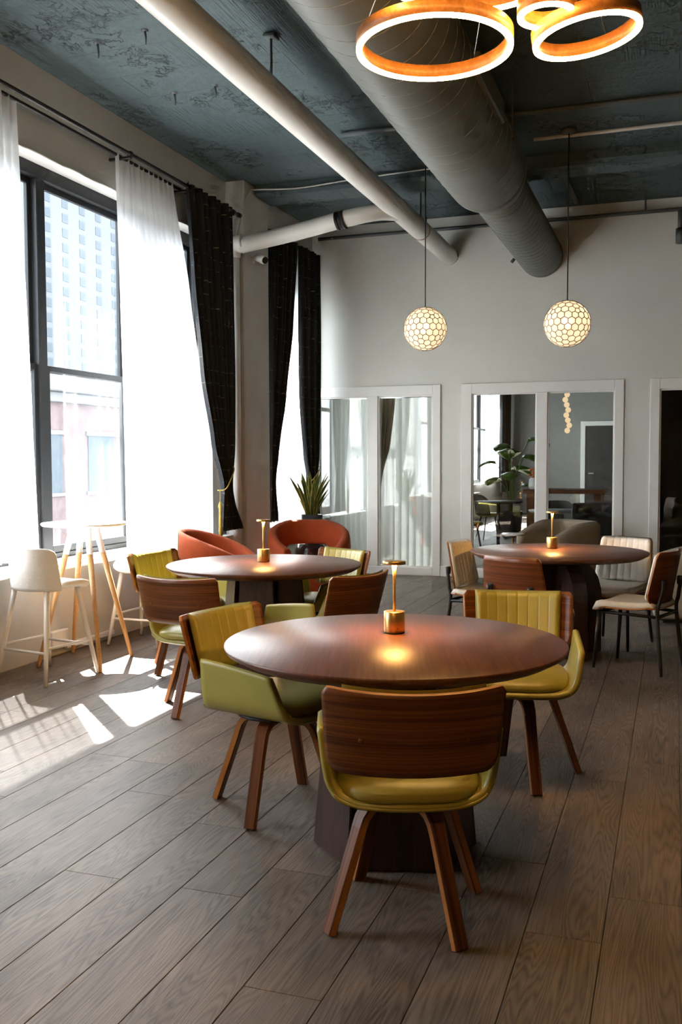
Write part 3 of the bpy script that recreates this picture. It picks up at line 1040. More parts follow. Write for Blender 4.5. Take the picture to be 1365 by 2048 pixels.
U_PROFILE = smooth_poly([(0.0, 0.412), (0.10, 0.413), (0.17, 0.418), (0.222, 0.437), (0.252, 0.475), (0.265, 0.525), (0.272, 0.575), (0.280, 0.632)], 40)


def back_surface(u, v, off=0.0):
    """plywood back: u -1..1 across, v 0..1 up"""
    Rr, A = 0.455, 0.605
    k = 0.955 + 0.045 * v
    au = abs(u)
    lo, hi = 0.545, 0.800
    if au > 0.80:
        q = (au - 0.80) / 0.20
        lo += 0.055 * (1 - math.sqrt(max(0, 1 - q * q)))
    if au > 0.92:
        q = (au - 0.92) / 0.08
        hi -= 0.020 * (1 - math.sqrt(max(0, 1 - q * q)))
    hi += 0.012 * u * u
    z = lo + (hi - lo) * v
    a = u * A
    x = (Rr - off) * math.sin(a) * k
    y = -0.335 + Rr - (Rr - off) * math.cos(a) - (z - 0.66) * 0.27
    return Vector((x, y, z))


def chair_back(b):
    b.sheet(lambda s, v: back_surface(s * 2 - 1, v), 40, 10, 0.013, 0, 1, 0.001)


def chair_back_cushion(b):
    U = 0.81

    def prof(s, v):
        e = min(1.0, min(s, 1 - s) * 22) * min(1.0, min(v, 1 - v) * 8)
        e = math.sqrt(max(0, 1 - (1 - e) ** 2))
        ch = abs(math.sin(PI * 8 * s)) ** 0.25
        return e * (0.023 + 0.0035 * ch)

    def f(s, v):
        u = (s * 2 - 1) * U
        vv = 0.02 + v * 1.0
        p = back_surface(u, min(vv, 1.0), 0.016)
        if vv > 1:
            p.z += (vv - 1) * 0.27
        return p

    def g(s, v):
        u = (s * 2 - 1) * U
        return back_surface(u, min(0.02 + v * 1.0, 1.0), 0.016 + prof(s, v)) + Vector((0, 0, 0.006 * v))
    nu, nv = 128, 14
    W = nv + 1
    A = [f(i / nu, j / nv) for i in range(nu + 1) for j in range(nv + 1)]
    B = [g(i / nu, j / nv) for i in range(nu + 1) for j in range(nv + 1)]
    quads = [(i * W + j, (i + 1) * W + j, (i + 1) * W + j + 1, i * W + j + 1) for i in range(nu) for j in range(nv)]
    n = len(A)
    loop = [(i, 0) for i in range(nu)] + [(nu, j) for j in range(nv)] + [(i, nv) for i in range(nu, 0, -1)] + [(0, j) for j in range(nv, 0, -1)]
    ids = [i * W + j for i, j in loop]
    rim = [(ids[k], ids[(k + 1) % len(ids)], n + ids[(k + 1) % len(ids)], n + ids[k]) for k in range(len(ids))]
    b.add(A + B, [tuple(reversed(q)) for q in quads] + [tuple(x + n for x in q) for q in quads] + rim, 0, True)


def u_point(s, v):
    """tub shell: s 0..1 around the U, v 0..1 from rear to front"""
    t = abs(s * 2 - 1) * (len(U_PROFILE) - 1)
    i = min(int(t), len(U_PROFILE) - 2)
    f = t - i
    x = U_PROFILE[i][0] * (1 - f) + U_PROFILE[i + 1][0] * f
    z = U_PROFILE[i][1] * (1 - f) + U_PROFILE[i + 1][1] * f
    sgn = 1 if s > 0.5 else -1
    h = max(0.0, (z - 0.412) / 0.220)
    yf = 0.255 - 0.02 * (x / 0.28) ** 2 - 0.060 * h ** 1.3
    yb = -0.236 + 0.045 * min(1.0, (x / 0.25) ** 2) + 0.015 * h
    top_drop = 0.0
    y = yb + (yf - yb) * v
    z -= 0.025 * h * v ** 2
    # rear of the arms rises a little along the plywood
    z += 0.012 * h * (1 - v) ** 2
    return Vector((sgn * x, y, z - top_drop * 0))


def chair_tub(b):
    b.sheet(u_point, 72, 16, 0.026, 0, None, 0.008)


def chair_stitch(b):
    n = 150
    for i in range(n):
        s0 = 0.02 + 0.96 * i / n
        s1 = s0 + 0.96 / n
        p0, p1 = u_point(s0, 0.985), u_point(s1, 0.985)
        q0, q1 = u_point(s0, 1.0), u_point(s1, 1.0)
        a = p0 if i % 2 else q0 + Vector((0, 0.009, 0))
        c = q1 + Vector((0, 0.009, 0)) if i % 2 else p1
        up_ = Vector((0, 0.0, 0))
        # lift to the inside face of the tub
        nx = -1 if p0.x > 0 else 1
        k = min(1.0, max(0.0, (abs(p0.x) - 0.12) / 0.14))
        lift = Vector((nx * 0.012 * k, 0, 0.012 * (1 - k)))
        b.tube([a + lift, c + lift], 0.0012, 4, caps=False)


def chair_piping(b):
    # raised welt where the seat pad meets the tub at the rear
    pts = []
    for i in range(41):
        s = 0.27 + 0.46 * i / 40
        p = u_point(s, 0.0)
        pts.append(p + Vector((0, -0.006, 0.010)))
    b.tube(pts, 0.0050, 8)


def chair_seat(b):
    prof = [(0.30, 0.438), (0.985, 0.440), (1.01, 0.455), (1.0, 0.470), (0.955, 0.483), (0.80, 0.498), (0.5, 0.507), (0.0, 0.510)]
    seg = 64
    n = len(prof)
    vs_, fs = [], []
    for k in range(seg):
        a = 2 * PI * k / seg
        ca, sa = math.cos(a), math.sin(a)
        e = 2 / 3.4
        for r, z in prof:
            x = 0.222 * r * math.copysign(abs(ca) ** e, ca)
            y = 0.242 * r * math.copysign(abs(sa) ** e, sa) - 0.002
            vs_.append((x, y, z - 0.012 * max(0, (y - 0.12) / 0.12) ** 2 * (1 if z > 0.45 else 0)))
    for k in range(seg):
        k2 = (k + 1) % seg
        for i in range(n - 1):
            fs.append((k * n + i, k2 * n + i, k2 * n + i + 1, k * n + i + 1) if i < n - 2 else (k * n + i, k2 * n + i, k * n + i + 1))
    fs.append(tuple(k * n for k in range(seg - 1, -1, -1)))
    b.add(vs_, fs, 0, True)


def chair_leg(b):
    # bent plywood leg in the local XZ plane, foot outwards along +X
    path = [(0.02, 0, 0.380), (0.080, 0, 0.380), (0.115, 0, 0.377), (0.142, 0, 0.365), (0.162, 0, 0.342), (0.174, 0, 0.312), (0.190, 0, 0.265), (0.284, 0, 0.004)]
    b.sweep_rect(path, 0.064, 0.028, 0.74, 0, 1)


def green_chair(label, x, y, rot, leg_rot, group):
    t = thing('swivel_armchair', label, 'chair', (x, y, 0), R(rot), group)
    part('backrest', ['walnut', 'ply_edge'], t, chair_back, 'gc_back')
    cu = part('back_cushion', 'leather_olive', t, chair_back_cushion, 'gc_cush')
    tub = part('seat_shell', 'leather_olive', t, chair_tub, 'gc_tub')
    part('stitching', 'thread', tub, chair_stitch, 'gc_stitch')
    part('piping', 'leather_olive', tub, chair_piping, 'gc_pipe')
    part('seat_cushion', 'leather_olive', t, chair_seat, 'gc_seat')
    part('swivel_plate', 'black_metal', t, lambda b: b.lathe([(0, 0.372), (0.075, 0.373), (0.085, 0.38), (0.17, 0.400), (0.175, 0.412), (0, 0.413)], 32), 'gc_plate')
    for k in range(4):
        o = part('leg', ['walnut_leg', 'ply_edge'], t, chair_leg, 'gc_leg')
        o.rotation_euler = (0, 0, R(leg_rot - rot + 45 + 90 * k))
    for sx in (-1, 1):
        def btn(b):
            p = back_surface(0.55, 0.42)
            b.lathe([(0, 0.004), (0.008, 0.003), (0.010, -0.004)], 12, mat=Matrix.Translation(p + Vector((0.006, -0.010, 0))) @ Matrix.Rotation(R(90), 4, 'X'))
        o = part('bolt_cap', 'walnut', t, btn, 'gc_btn')
        o.scale = (sx, 1, 1)
    return t


GF, GL = 'olive armchairs at the front table', 'olive armchairs at the table by the window'
green_chair('walnut-backed olive armchair nearest the viewer, its back turned', -0.795, 2.91, 19.8, 5, GF)
green_chair('olive armchair left of the front table, showing its arm and mustard back', -1.555, 3.66, -104.8, 45, GF)
green_chair('olive armchair right of the front table facing the viewer', -0.66, 4.38, 189.9, -20, GF)
green_chair('walnut-backed olive armchair at the window table, standing in the sun patch', -2.58, 5.0, -3.9, 35, GL)
green_chair('walnut-backed olive armchair between the window table and the front table', -1.96, 5.27, 69.4, 20, GL)
green_chair('pale lit olive armchair at the far side of the window table', -2.38, 6.27, 153.7, 10, GL)
green_chair('olive armchair left of the window table beside the white stool', -3.20, 5.92, -101.3, 30, GL)


# ------------------------------------------------------------------ tables
def table_top(r, th):
    def f(b):
        b.lathe([(0, 0), (r - 0.004, 0), (r - 0.0005, -0.003), (r, -0.008), (r - 0.006, -0.018), (r - 0.05, -th), (0, -th)], 128)
    return f


def pedestal_table(label, x, y, rot, topmat, group):
    t = thing('round_table', label, 'table', (x, y, 0), R(rot), group)
    o = part('tabletop', topmat, t, table_top(0.64, 0.042), 'rt_top' + topmat)
    o.location = (0, 0, 0.77)
    part('core', 'table_core', t, lambda b: b.lathe([(0, 0.003), (0.235, 0.003), (0.19, 0.727), (0, 0.727)], 6, smooth=False, a0=R(0)), 'rt_core')
    for k in range(6):
        def panel(b):
            # slab leaning inwards: outer face at r0 (bottom), r1 (top)
            rb, rtp, wb, wt, th = 0.278, 0.222, 0.138, 0.108, 0.030
            vs_ = []
            for (z, rr, w) in ((0.002, rb, wb), (0.727, rtp, wt)):
                for (dr, ww) in ((0, w), (-th, w - 0.010)):
                    vs_ += [(rr + dr, -ww, z), (rr + dr, ww, z)]
            bm = bmesh.new()
            for p in vs_:
                bm.verts.new(p)
            bmesh.ops.convex_hull(bm, input=bm.verts)
            bmesh.ops.dissolve_limit(bm, angle_limit=0.01, verts=bm.verts, edges=bm.edges)
            bmesh.ops.bevel(bm, geom=bm.edges[:], offset=0.004, segments=2, affect='EDGES')
            bm.verts.index_update()
            b.add([tuple(v.co) for v in bm.verts], [tuple(v.index for v in f.verts) for f in bm.faces])
            bm.free()
        o = part('base_panel', 'table_base', t, panel, 'rt_panel')
        o.rotation_euler = (0, 0, R(60 * k))
    return t


pedestal_table('round dark wood table in front with six-sided pedestal', -0.985, 3.45, -73, 'table_top', 'round dining tables')
pedestal_table('round dark wood table by the window', -2.541, 5.78, -80, 'table_top', 'round dining tables')

t = thing('round_table', 'round reddish wood table with arched legs near the back wall', 'table', (-0.806, 7.26, 0), R(20), 'round dining tables')
o = part('tabletop', 'table_top_red', t, table_top(0.65, 0.042))
o.location = (0, 0, 0.77)


def arch_fin(b):
    out = [(0.10, 0.727), (0.16, 0.70), (0.215, 0.675), (0.265, 0.63), (0.305, 0.565), (0.330, 0.48), (0.335, 0.38), (0.335, 0.02), (0.325, 0.004), (0.0, 0.004), (0.0, 0.727)]
    th = 0.055
    n = len(out)
    vs_ = [(r, -th, z) for r, z in out] + [(r, th, z) for r, z in out]
    fs = [tuple(range(n)), tuple(range(2 * n - 1, n - 1, -1))] + [(i, (i + 1) % n, n + (i + 1) % n, n + i) for i in range(n)]
    b.add(vs_, fs)


for k in range(4):
    o = part('arched_leg', 'table_base', t, arch_fin, 'arch_fin')
    o.rotation_euler = (0, 0, R(90 * k + 15))
for k in range(4):
    part('foot', 'black_metal', t, lambda b: b.lathe([(0, 0), (0.012, 0), (0.012, 0.005), (0, 0.005)], 10), 'tfoot', (0.3 * math.cos(R(90 * k + 15)), 0.3 * math.sin(R(90 * k + 15)), 0))


# ------------------------------------------------------------------ brass table lamps
def table_lamp(label, x, y, z):
    t = thing('table_lamp', label, 'lamp', (x, y, z), 0, 'brass cordless table lamps')
    part('base', 'brass', t, lambda b: b.lathe([(0, 0.002), (0.0405, 0.002), (0.0415, 0.004), (0.0415, 0.083), (0.0405, 0.0845), (0, 0.085)], 48), 'tl_base')
    part('foot_ring', 'rubber_black', t, lambda b: b.lathe([(0, 0), (0.039, 0), (0.039, 0.003), (0, 0.003)], 40), 'tl_foot')
    part('stem', 'brass', t, lambda b: b.lathe([(0.0, 0.083), (0.0052, 0.083), (0.0055, 0.15), (0.0065, 0.22), (0.0095, 0.270), (0.0, 0.271)], 20), 'tl_stem')
    part('shade', 'brass', t, lambda b: b.lathe([(0, 0.272), (0.040, 0.272), (0.0445, 0.2705), (0.0455, 0.273), (0.0455, 0.281), (0.0445, 0.283), (0, 0.2835)], 48), 'tl_head')
    part('light_ring', 'led_lamp', t, lambda b: b.lathe([(0.014, 0.2712), (0.030, 0.2712)], 40), 'tl_led')
    part('touch_dot', 'rubber_black', t, lambda b: b.lathe([(0, 0.0004), (0.002, 0.0004), (0.002, -0.001)], 8, mat=Matrix.Translation((0.024, -0.0345, 0.02)) @ Matrix.Rotation(R(-145 + 180), 4, 'Z') @ Matrix.Rotation(R(90), 4, 'X')), 'tl_dot')
    return t


table_lamp('small brass lamp glowing on the front table', -1.035, 3.62, 0.77)
table_lamp('small brass lamp standing on the table by the window', -2.60, 5.90, 0.77)
table_lamp('small brass lamp lighting the reddish table at the back', -0.875, 7.45, 0.77)


# ------------------------------------------------------------------ cream chairs with plywood shells
def cc_back_pt(u, v, off=0.0):
    au = abs(u)
    lo, hi = 0.475, 0.830
    if au > 0.72:
        q = (au - 0.72) / 0.28
        lo += 0.075 * (1 - math.sqrt(max(0, 1 - q * q)))
    if au > 0.86:
        q = (au - 0.86) / 0.14
        hi -= 0.035 * (1 - math.sqrt(max(0, 1 - q * q)))
    z = lo + (hi - lo) * v
    w = 0.235 - 0.025 * v
    x = u * w
    y = -0.215 + 0.055 * u * u - (z - 0.5) * 0.20 + off * (1 - 0.2 * abs(u))
    return Vector((x * (1 - off * 0.8), y, z))


def cc_seat_pt(s, v, off=0.0):
    u = s * 2 - 1
    au = abs(u)
    w = 0.225 + 0.012 * v
    y0, y1 = -0.215, 0.235
    if au > 0.75:
        q = (au - 0.75) / 0.25
        y1 -= 0.06 * (1 - math.sqrt(max(0, 1 - q * q)))
        y0 += 0.05 * (1 - math.sqrt(max(0, 1 - q * q)))
    y = y0 + (y1 - y0) * v
    z = 0.425 + 0.018 * (2 * v - 1) ** 2 * (1 if v < 0.5 else 0.4) + 0.014 * u * u - 0.03 * max(0, v - 0.8) / 0.2 * max(0, v - 0.8) / 0.2
    return Vector((u * w, y, z + off))


def pad(b, base, off0, off1, nu, nv, chan=0, scale=0.97):
    """upholstered layer over base(u, v, off)"""
    def e(s, v):
        k = min(1.0, min(s, 1 - s) * 14) * min(1.0, min(v, 1 - v) * 12)
        k = math.sqrt(max(0, 1 - (1 - k) ** 2))
        if chan:
            k *= 0.84 + 0.16 * abs(math.sin(PI * chan * s)) ** 0.5
        return off0 + (off1 - off0) * k
    W = nv + 1
    A = [base(i / nu, j / nv, off0) for i in range(nu + 1) for j in range(nv + 1)]
    B = [base(i / nu, j / nv, e(i / nu, j / nv)) for i in range(nu + 1) for j in range(nv + 1)]
    quads = [(i * W + j, (i + 1) * W + j, (i + 1) * W + j + 1, i * W + j + 1) for i in range(nu) for j in range(nv)]
    n = len(A)
    b.add(A + B, [tuple(reversed(q)) for q in quads] + [tuple(x + n for x in q) for q in quads], 0, True)


def cream_chair(label, x, y, rot):
    t = thing('side_chair', label, 'chair', (x, y, 0), R(rot), 'cream chairs at the back table')
    part('backrest', ['walnut_red', 'ply_edge'], t, lambda b: b.sheet(lambda s, v: cc_back_pt(s * 2 - 1, v), 28, 10, 0.011, 0, 1, 0.001), 'cc_back')
    part('back_cushion', 'fabric_cream', t, lambda b: pad(b, lambda s, v, o_: cc_back_pt((s * 2 - 1) * 0.995, v, o_), 0.003, 0.040, 96, 14, 8), 'cc_backpad')
    part('seat_shell', ['walnut_red', 'ply_edge'], t, lambda b: b.sheet(lambda s, v: cc_seat_pt(s, v), 24, 14, -0.011, 0, 1, 0.001), 'cc_seat')
    part('seat_cushion', 'fabric_cream', t, lambda b: pad(b, lambda s, v, o_: cc_seat_pt(s, v, o_), 0.0, 0.042, 28, 16), 'cc_seatpad')
    for sx in (-1, 1):
        part('leg', 'black_metal', t, lambda b: b.tube([(sx * 0.185, 0.185, 0.405), (sx * 0.205, 0.215, 0.0)], [0.0155, 0.0095], 12), 'cc_fl%d' % sx)
        part('leg', 'black_metal', t, lambda b: b.tube(catmull([(sx * 0.205, -0.265, 0.0), (sx * 0.178, -0.222, 0.39), (sx * 0.172, -0.236, 0.50), (sx * 0.150, -0.262, 0.64)], 16), [0.0095] + [0.0135] * 15, 12), 'cc_rl%d' % sx)
        part('back_bracket', 'black_metal', t, lambda b: b.box(sx * 0.150 - 0.022, sx * 0.150 + 0.022, -0.262, -0.238, 0.585, 0.645, 0.006), 'cc_br%d' % sx)
        part('side_rail', 'black_metal', t, lambda b: b.tube([(sx * 0.18, -0.222, 0.39), (sx * 0.185, 0.19, 0.395)], 0.011, 10), 'cc_sr%d' % sx)
    for yy in (-0.222, 0.185):
        part('cross_rail', 'black_metal', t, lambda b: b.tube([(-0.183, yy, 0.39), (0.183, yy, 0.39)], 0.012, 10), 'cc_cr%.2f' % yy)
    return t


cream_chair('cream chair left of the reddish table seen from its side', -1.33, 7.20, -100)
cream_chair('wood-backed cream chair between the front table and the reddish table', -0.89, 6.36, -22)
cream_chair('cream channelled chair behind the reddish table facing the viewer', -0.43, 7.76, 160)
cream_chair('cream chair on black legs right of the reddish table', -0.24, 6.96, 70)


# ------------------------------------------------------------------ bar table and stools
def bar_leg(foot, topp):
    f, tp = Vector(foot), Vector(topp)

    def wood_part(b):
        mid = f + (tp - f) * 0.80
        b.tube([f, f + (tp - f) * 0.02, mid], [0.012, 0.0135, 0.0215], 16)

    def white_part(b):
        mid = f + (tp - f) * 0.80
        b.tube([mid, tp], [0.0217, 0.0235], 16)
    return wood_part, white_part


t = thing('bar_table', 'white round bar table with splayed beech legs', 'table', (-3.99, 5.88, 0))
part('tabletop', 'white_plastic', t, lambda b: b.lathe([(0, 1.010), (0.292, 1.010), (0.298, 1.007), (0.300, 1.000), (0.292, 0.990), (0.24, 0.984), (0, 0.984)], 72))
for k, (fx, fy) in enumerate(((-0.225, -0.255), (-0.285, 0.245), (0.295, -0.270), (0.205, 0.275))):
    w_, p_ = bar_leg((fx, fy, 0.0), (fx * 0.24, fy * 0.24, 0.985))
    lg = part('leg', 'beech', t, w_)
    part('leg_top', 'white_plastic', lg, p_)


def stool_back(b):
    def f(s, v):
        u = s * 2 - 1
        a = u * 1.12
        r = 0.238
        au = abs(u)
        hi = 0.880 - (0.05 * (1 - math.sqrt(max(0, 1 - ((au - 0.6) / 0.4) ** 2))) if au > 0.6 else 0)
        lo = 0.605
        z = lo + (hi - lo) * v
        return Vector((r * math.sin(a) * (1 - 0.04 * v), -r * math.cos(a) * 0.86 - 0.03 * v + 0.015, z))

    def th(s, v):
        return 0.016
    b.sheet(f, 40, 14, 0.016, 0, None, 0.005)
    # moulded diamond dimples on the outside
    for i in range(9):
        for j in range(5):
            s = (i + 0.5 + (0.25 if j % 2 else -0.25)) / 9
            v = 0.14 + 0.17 * j
            if not 0.1 < s < 0.9:
                continue
            p = f(s, v)
            nrm = Vector((p.x, p.y * 1.2, 0)).normalized()
            tx = Vector((-nrm.y, nrm.x, 0))
            c = p + nrm * 0.0155
            b.add([c + tx * 0.014, c + Vector((0, 0, 0.017)), c - tx * 0.014, c - Vector((0, 0, 0.017)), c + nrm * 0.0022], [(0, 1, 4), (1, 2, 4), (2, 3, 4), (3, 0, 4)])


def stool_seat(b):
    prof = [(0.0, 0.604), (0.70, 0.605), (0.93, 0.614), (1.0, 0.634), (1.0, 0.648), (0.97, 0.659), (0.8, 0.662), (0.5, 0.655), (0.0, 0.652)]
    seg, n = 56, len(prof)
    vs_, fs = [], []
    for k in range(seg):
        a = 2 * PI * k / seg
        ca, sa = math.cos(a), math.sin(a)
        for r, z in prof:
            x = 0.222 * r * math.copysign(abs(ca) ** 0.8, ca)
            y = 0.245 * r * math.copysign(abs(sa) ** 0.8, sa) + 0.045
            vs_.append((x, y, z - 0.015 * max(0, y / 0.2) ** 3))
    for k in range(seg):
        k2 = (k + 1) % seg
        for i in range(n - 1):
            q = (k * n + i, k2 * n + i, k2 * n + i + 1, k * n + i + 1)
            if i == 0:
                q = (q[0], q[2], q[3])
            elif i == n - 2:
                q = q[:3]
            fs.append(q)
    b.add(vs_, fs, 0, True)


def stool(label, x, y, rot):
    t = thing('bar_stool', label, 'stool', (x, y, 0), R(rot), 'white stools at the bar table')
    part('seat', 'white_plastic', t, stool_seat, 'st_seat')
    part('backrest', 'white_plastic', t, stool_back, 'st_back')
    tops, feet = [], []
    for sx, sy in ((-1, -1), (1, -1), (1, 1), (-1, 1)):
        tp, ft = Vector((sx * 0.145, sy * 0.135, 0.615)), Vector((sx * 0.225, sy * 0.235, 0.0))
        tops.append(tp)
        feet.append(ft)
        part('leg', 'white_plastic', t, lambda b: b.tube([ft, ft + (tp - ft) * 0.3, tp], [0.0115, 0.015, 0.0185], 14), 'st_leg%d%d' % (sx, sy))
    zr = 0.215
    P = [feet[i] + (tops[i] - feet[i]) * (zr / 0.615) for i in range(4)]
    for i in range(4):
        dz = Vector((0, 0, 0.02 if i % 2 else -0.01))
        part('footrest', 'white_plastic', t, lambda b: b.tube([P[i] + dz, P[(i + 1) % 4] + dz], 0.0095, 10), 'st_fr%d' % i)
    return t


stool('white bar stool with dimpled back at the left edge', -3.97, 5.40, -10)
stool('white bar stool between the bar table and the orange armchair', -3.97, 6.72, 178)


# ------------------------------------------------------------------ orange tub chairs
def tub_band(b):
    # thick padded band wrapped around the seat; section swept along the arc
    n, m_ = 64, 18
    vs_, fs = [], []
    for i in range(n + 1):
        u = i / n * 2 - 1
        a = u * R(140)
        au = abs(u)
        zt = 0.835 - 0.25 * max(0, au - 0.15) ** 1.5 / 0.85 ** 1.5
        zb = 0.585 - 0.43 * min(1, max(0, (au - 0.22) / 0.45)) ** 1.4
        th = 0.046 + 0.016 * au
        rr = 0.335
        lean = 0.05 * (1 - au)
        for k in range(m_):
            ph = 2 * PI * k / m_
            sx = math.copysign(abs(math.cos(ph)) ** 0.6, math.cos(ph))
            sz = math.copysign(abs(math.sin(ph)) ** 0.55, math.sin(ph))
            zc, hz = (zt + zb) / 2, (zt - zb) / 2
            z = zc + sz * hz
            r = rr + sx * th + lean * (z - 0.5) / 0.3 - 0.05 * (1 - (z / 0.5)) * (1 if z < 0.5 else 0)
            vs_.append((r * math.sin(a) * 1.05, -r * math.cos(a), z))
    for i in range(n):
        for k in range(m_):
            k2 = (k + 1) % m_
            fs.append((i * m_ + k, i * m_ + k2, (i + 1) * m_ + k2, (i + 1) * m_ + k))
    fs.append(tuple(range(m_ - 1, -1, -1)))
    fs.append(tuple(n * m_ + k for k in range(m_)))
    b.add(vs_, fs, 0, True)


def orange_chair(label, x, y, rot):
    t = thing('tub_armchair', label, 'armchair', (x, y, 0), R(rot), 'orange tub armchairs')
    part('backrest', 'velvet_orange', t, tub_band, 'oc_band')
    part('seat', 'velvet_orange', t, lambda b: b.lathe([(0, 0.12), (0.27, 0.12), (0.295, 0.14), (0.30, 0.36), (0.295, 0.415), (0.26, 0.435), (0.1, 0.443), (0, 0.443)], 48, (0, 0.02, 0), sx=1.0, sy=1.0), 'oc_seat')
    part('base', 'black_metal', t, lambda b: b.lathe([(0, 0), (0.24, 0), (0.25, 0.012), (0.06, 0.03), (0.05, 0.122), (0, 0.122)], 40), 'oc_base')
    return t


orange_chair('orange velvet armchair below the snake plant facing the viewer', -3.44, 8.94, 205)
orange_chair('orange velvet armchair half hidden behind the white stool', -3.79, 7.68, -75)


# ------------------------------------------------------------------ beige barrel chairs, side table
def barrel(label, x, y, rot):
    t = thing('barrel_armchair', label, 'armchair', (x, y, 0), R(rot), 'beige upholstered armchairs')

    def shell(b):
        plan = catmull([(-0.33, 0.34, 0), (-0.345, 0.1, 0), (-0.345, -0.15, 0), (-0.29, -0.31, 0), (-0.14, -0.36, 0), (0.14, -0.36, 0), (0.29, -0.31, 0), (0.345, -0.15, 0), (0.345, 0.1, 0), (0.33, 0.34, 0)], 60)

        def f(s, v):
            i = min(int(s * 59), 58)
            q = s * 59 - i
            p = plan[i] * (1 - q) + plan[i + 1] * q
            front = max(0, (p.y + 0.05) / 0.4)
            top = 0.74 - 0.13 * front ** 1.5
            return Vector((p.x, p.y, 0.06 + (top - 0.06) * v))
        b.sheet(f, 59, 10, -0.085, 0, None, 0.035)
    part('shell', 'fabric_beige', t, shell, 'bc_shell')
    part('seat', 'fabric_beige', t, lambda b: b.box(-0.262, 0.262, -0.28, 0.36, 0.08, 0.44, 0.03), 'bc_seat')
    part('plinth', 'black_metal', t, lambda b: b.box(-0.29, 0.29, -0.29, 0.29, 0, 0.06, 0.005), 'bc_base')
    return t


barrel('beige upholstered armchair in front of the second partition', -1.17, 10.72, 140)
barrel('beige upholstered armchair at the right edge behind the cream chair', 0.20, 9.25, 95).scale = (1.05, 1.05, 0.84)
t = thing('side_table', 'tiny round marble side table on a brass stem', 'table', (-1.60, 10.15, 0))
part('tabletop', 'marble_white', t, lambda b: b.lathe([(0, 0.65), (0.115, 0.65), (0.12, 0.656), (0.12, 0.668), (0.115, 0.672), (0, 0.672)], 40))
part('stem', 'brass', t, lambda b: b.lathe([(0, 0.01), (0.011, 0.01), (0.011, 0.65), (0, 0.65)], 14))
part('foot', 'brass', t, lambda b: b.lathe([(0, 0), (0.11, 0), (0.11, 0.008), (0.012, 0.014), (0, 0.014)], 32))


# ------------------------------------------------------------------ snake plant
PLX, PLY = -3.72, 9.75
t = thing('ceramic_stool', 'dark glazed drum stool behind the orange armchair', 'stool', (PLX, PLY, 0))
part('drum', 'ceramic_dark', t, lambda b: b.lathe([(0, 0), (0.12, 0), (0.15, 0.05), (0.175, 0.18), (0.19, 0.36), (0.185, 0.48), (0.15, 0.545), (0.06, 0.56), (0, 0.56)], 36))
part('rim_band', 'ceramic_dark', t, lambda b: b.lathe([(0.165, 0.10), (0.178, 0.11), (0.178, 0.125), (0.170, 0.135)], 36))
t = thing('plant_pot', 'dark grey cylindrical planter on the drum stool', 'planter', (PLX, PLY, 0.56))
part('pot', 'planter_grey', t, lambda b: b.lathe([(0, 0), (0.10, 0), (0.112, 0.01), (0.118, 0.30), (0.110, 0.30), (0.104, 0.27), (0, 0.265)], 40))
part('soil', 'soil', t, lambda b: b.lathe([(0.105, 0.272), (0.05, 0.28), (0, 0.283)], 24))
t = thing('snake_plant', 'snake plant with yellow-edged upright leaves', 'plant', (PLX, PLY, 0.84))
rp = random.Random(5)
for k in range(34):
    a = rp.uniform(0, 2 * PI)
    r0 = rp.uniform(0.0, 0.075)
    L_ = rp.uniform(0.26, 0.50) * (1 - 0.2 * (r0 > 0.06))
    lean = rp.uniform(0.02, 0.17) + r0 * 1.0
    w = rp.uniform(0.024, 0.034)
    tw = rp.uniform(0, PI)
    bend = rp.uniform(-0.03, 0.05)

    def leaf(b):
        def f(s, v):
            c = Vector((math.cos(a) * (r0 + lean * v ** 1.6), math.sin(a) * (r0 + lean * v ** 1.6), L_ * v + bend * math.sin(PI * v) * 0.3))
            ww = w * (0.55 + 0.6 * v) * (1 - v ** 3.2) if v < 1 else 0
            dr = Vector((math.cos(tw + 0.5 * v), math.sin(tw + 0.5 * v), 0))
            dn = Vector((-dr.y, dr.x, 0))
            q = s * 2 - 1
            return c + dr * ww * q + dn * (0.35 * ww * (q * q))
        nu, nv = 6, 12
        W = nv + 1
        A = [f(i / nu, j / nv) for i in range(nu + 1) for j in range(nv + 1)]
        o_ = b.add(A, [], 0)
        for i in range(nu):
            for j in range(nv):
                b.f.append((o_ + i * W + j, o_ + (i + 1) * W + j, o_ + (i + 1) * W + j + 1, o_ + i * W + j + 1))
                b.mi.append(1 if i in (0, nu - 1) else 0)
                b.sm.append(True)
    part('leaf', ['leaf_dark', 'leaf_yellow'], t, leaf)


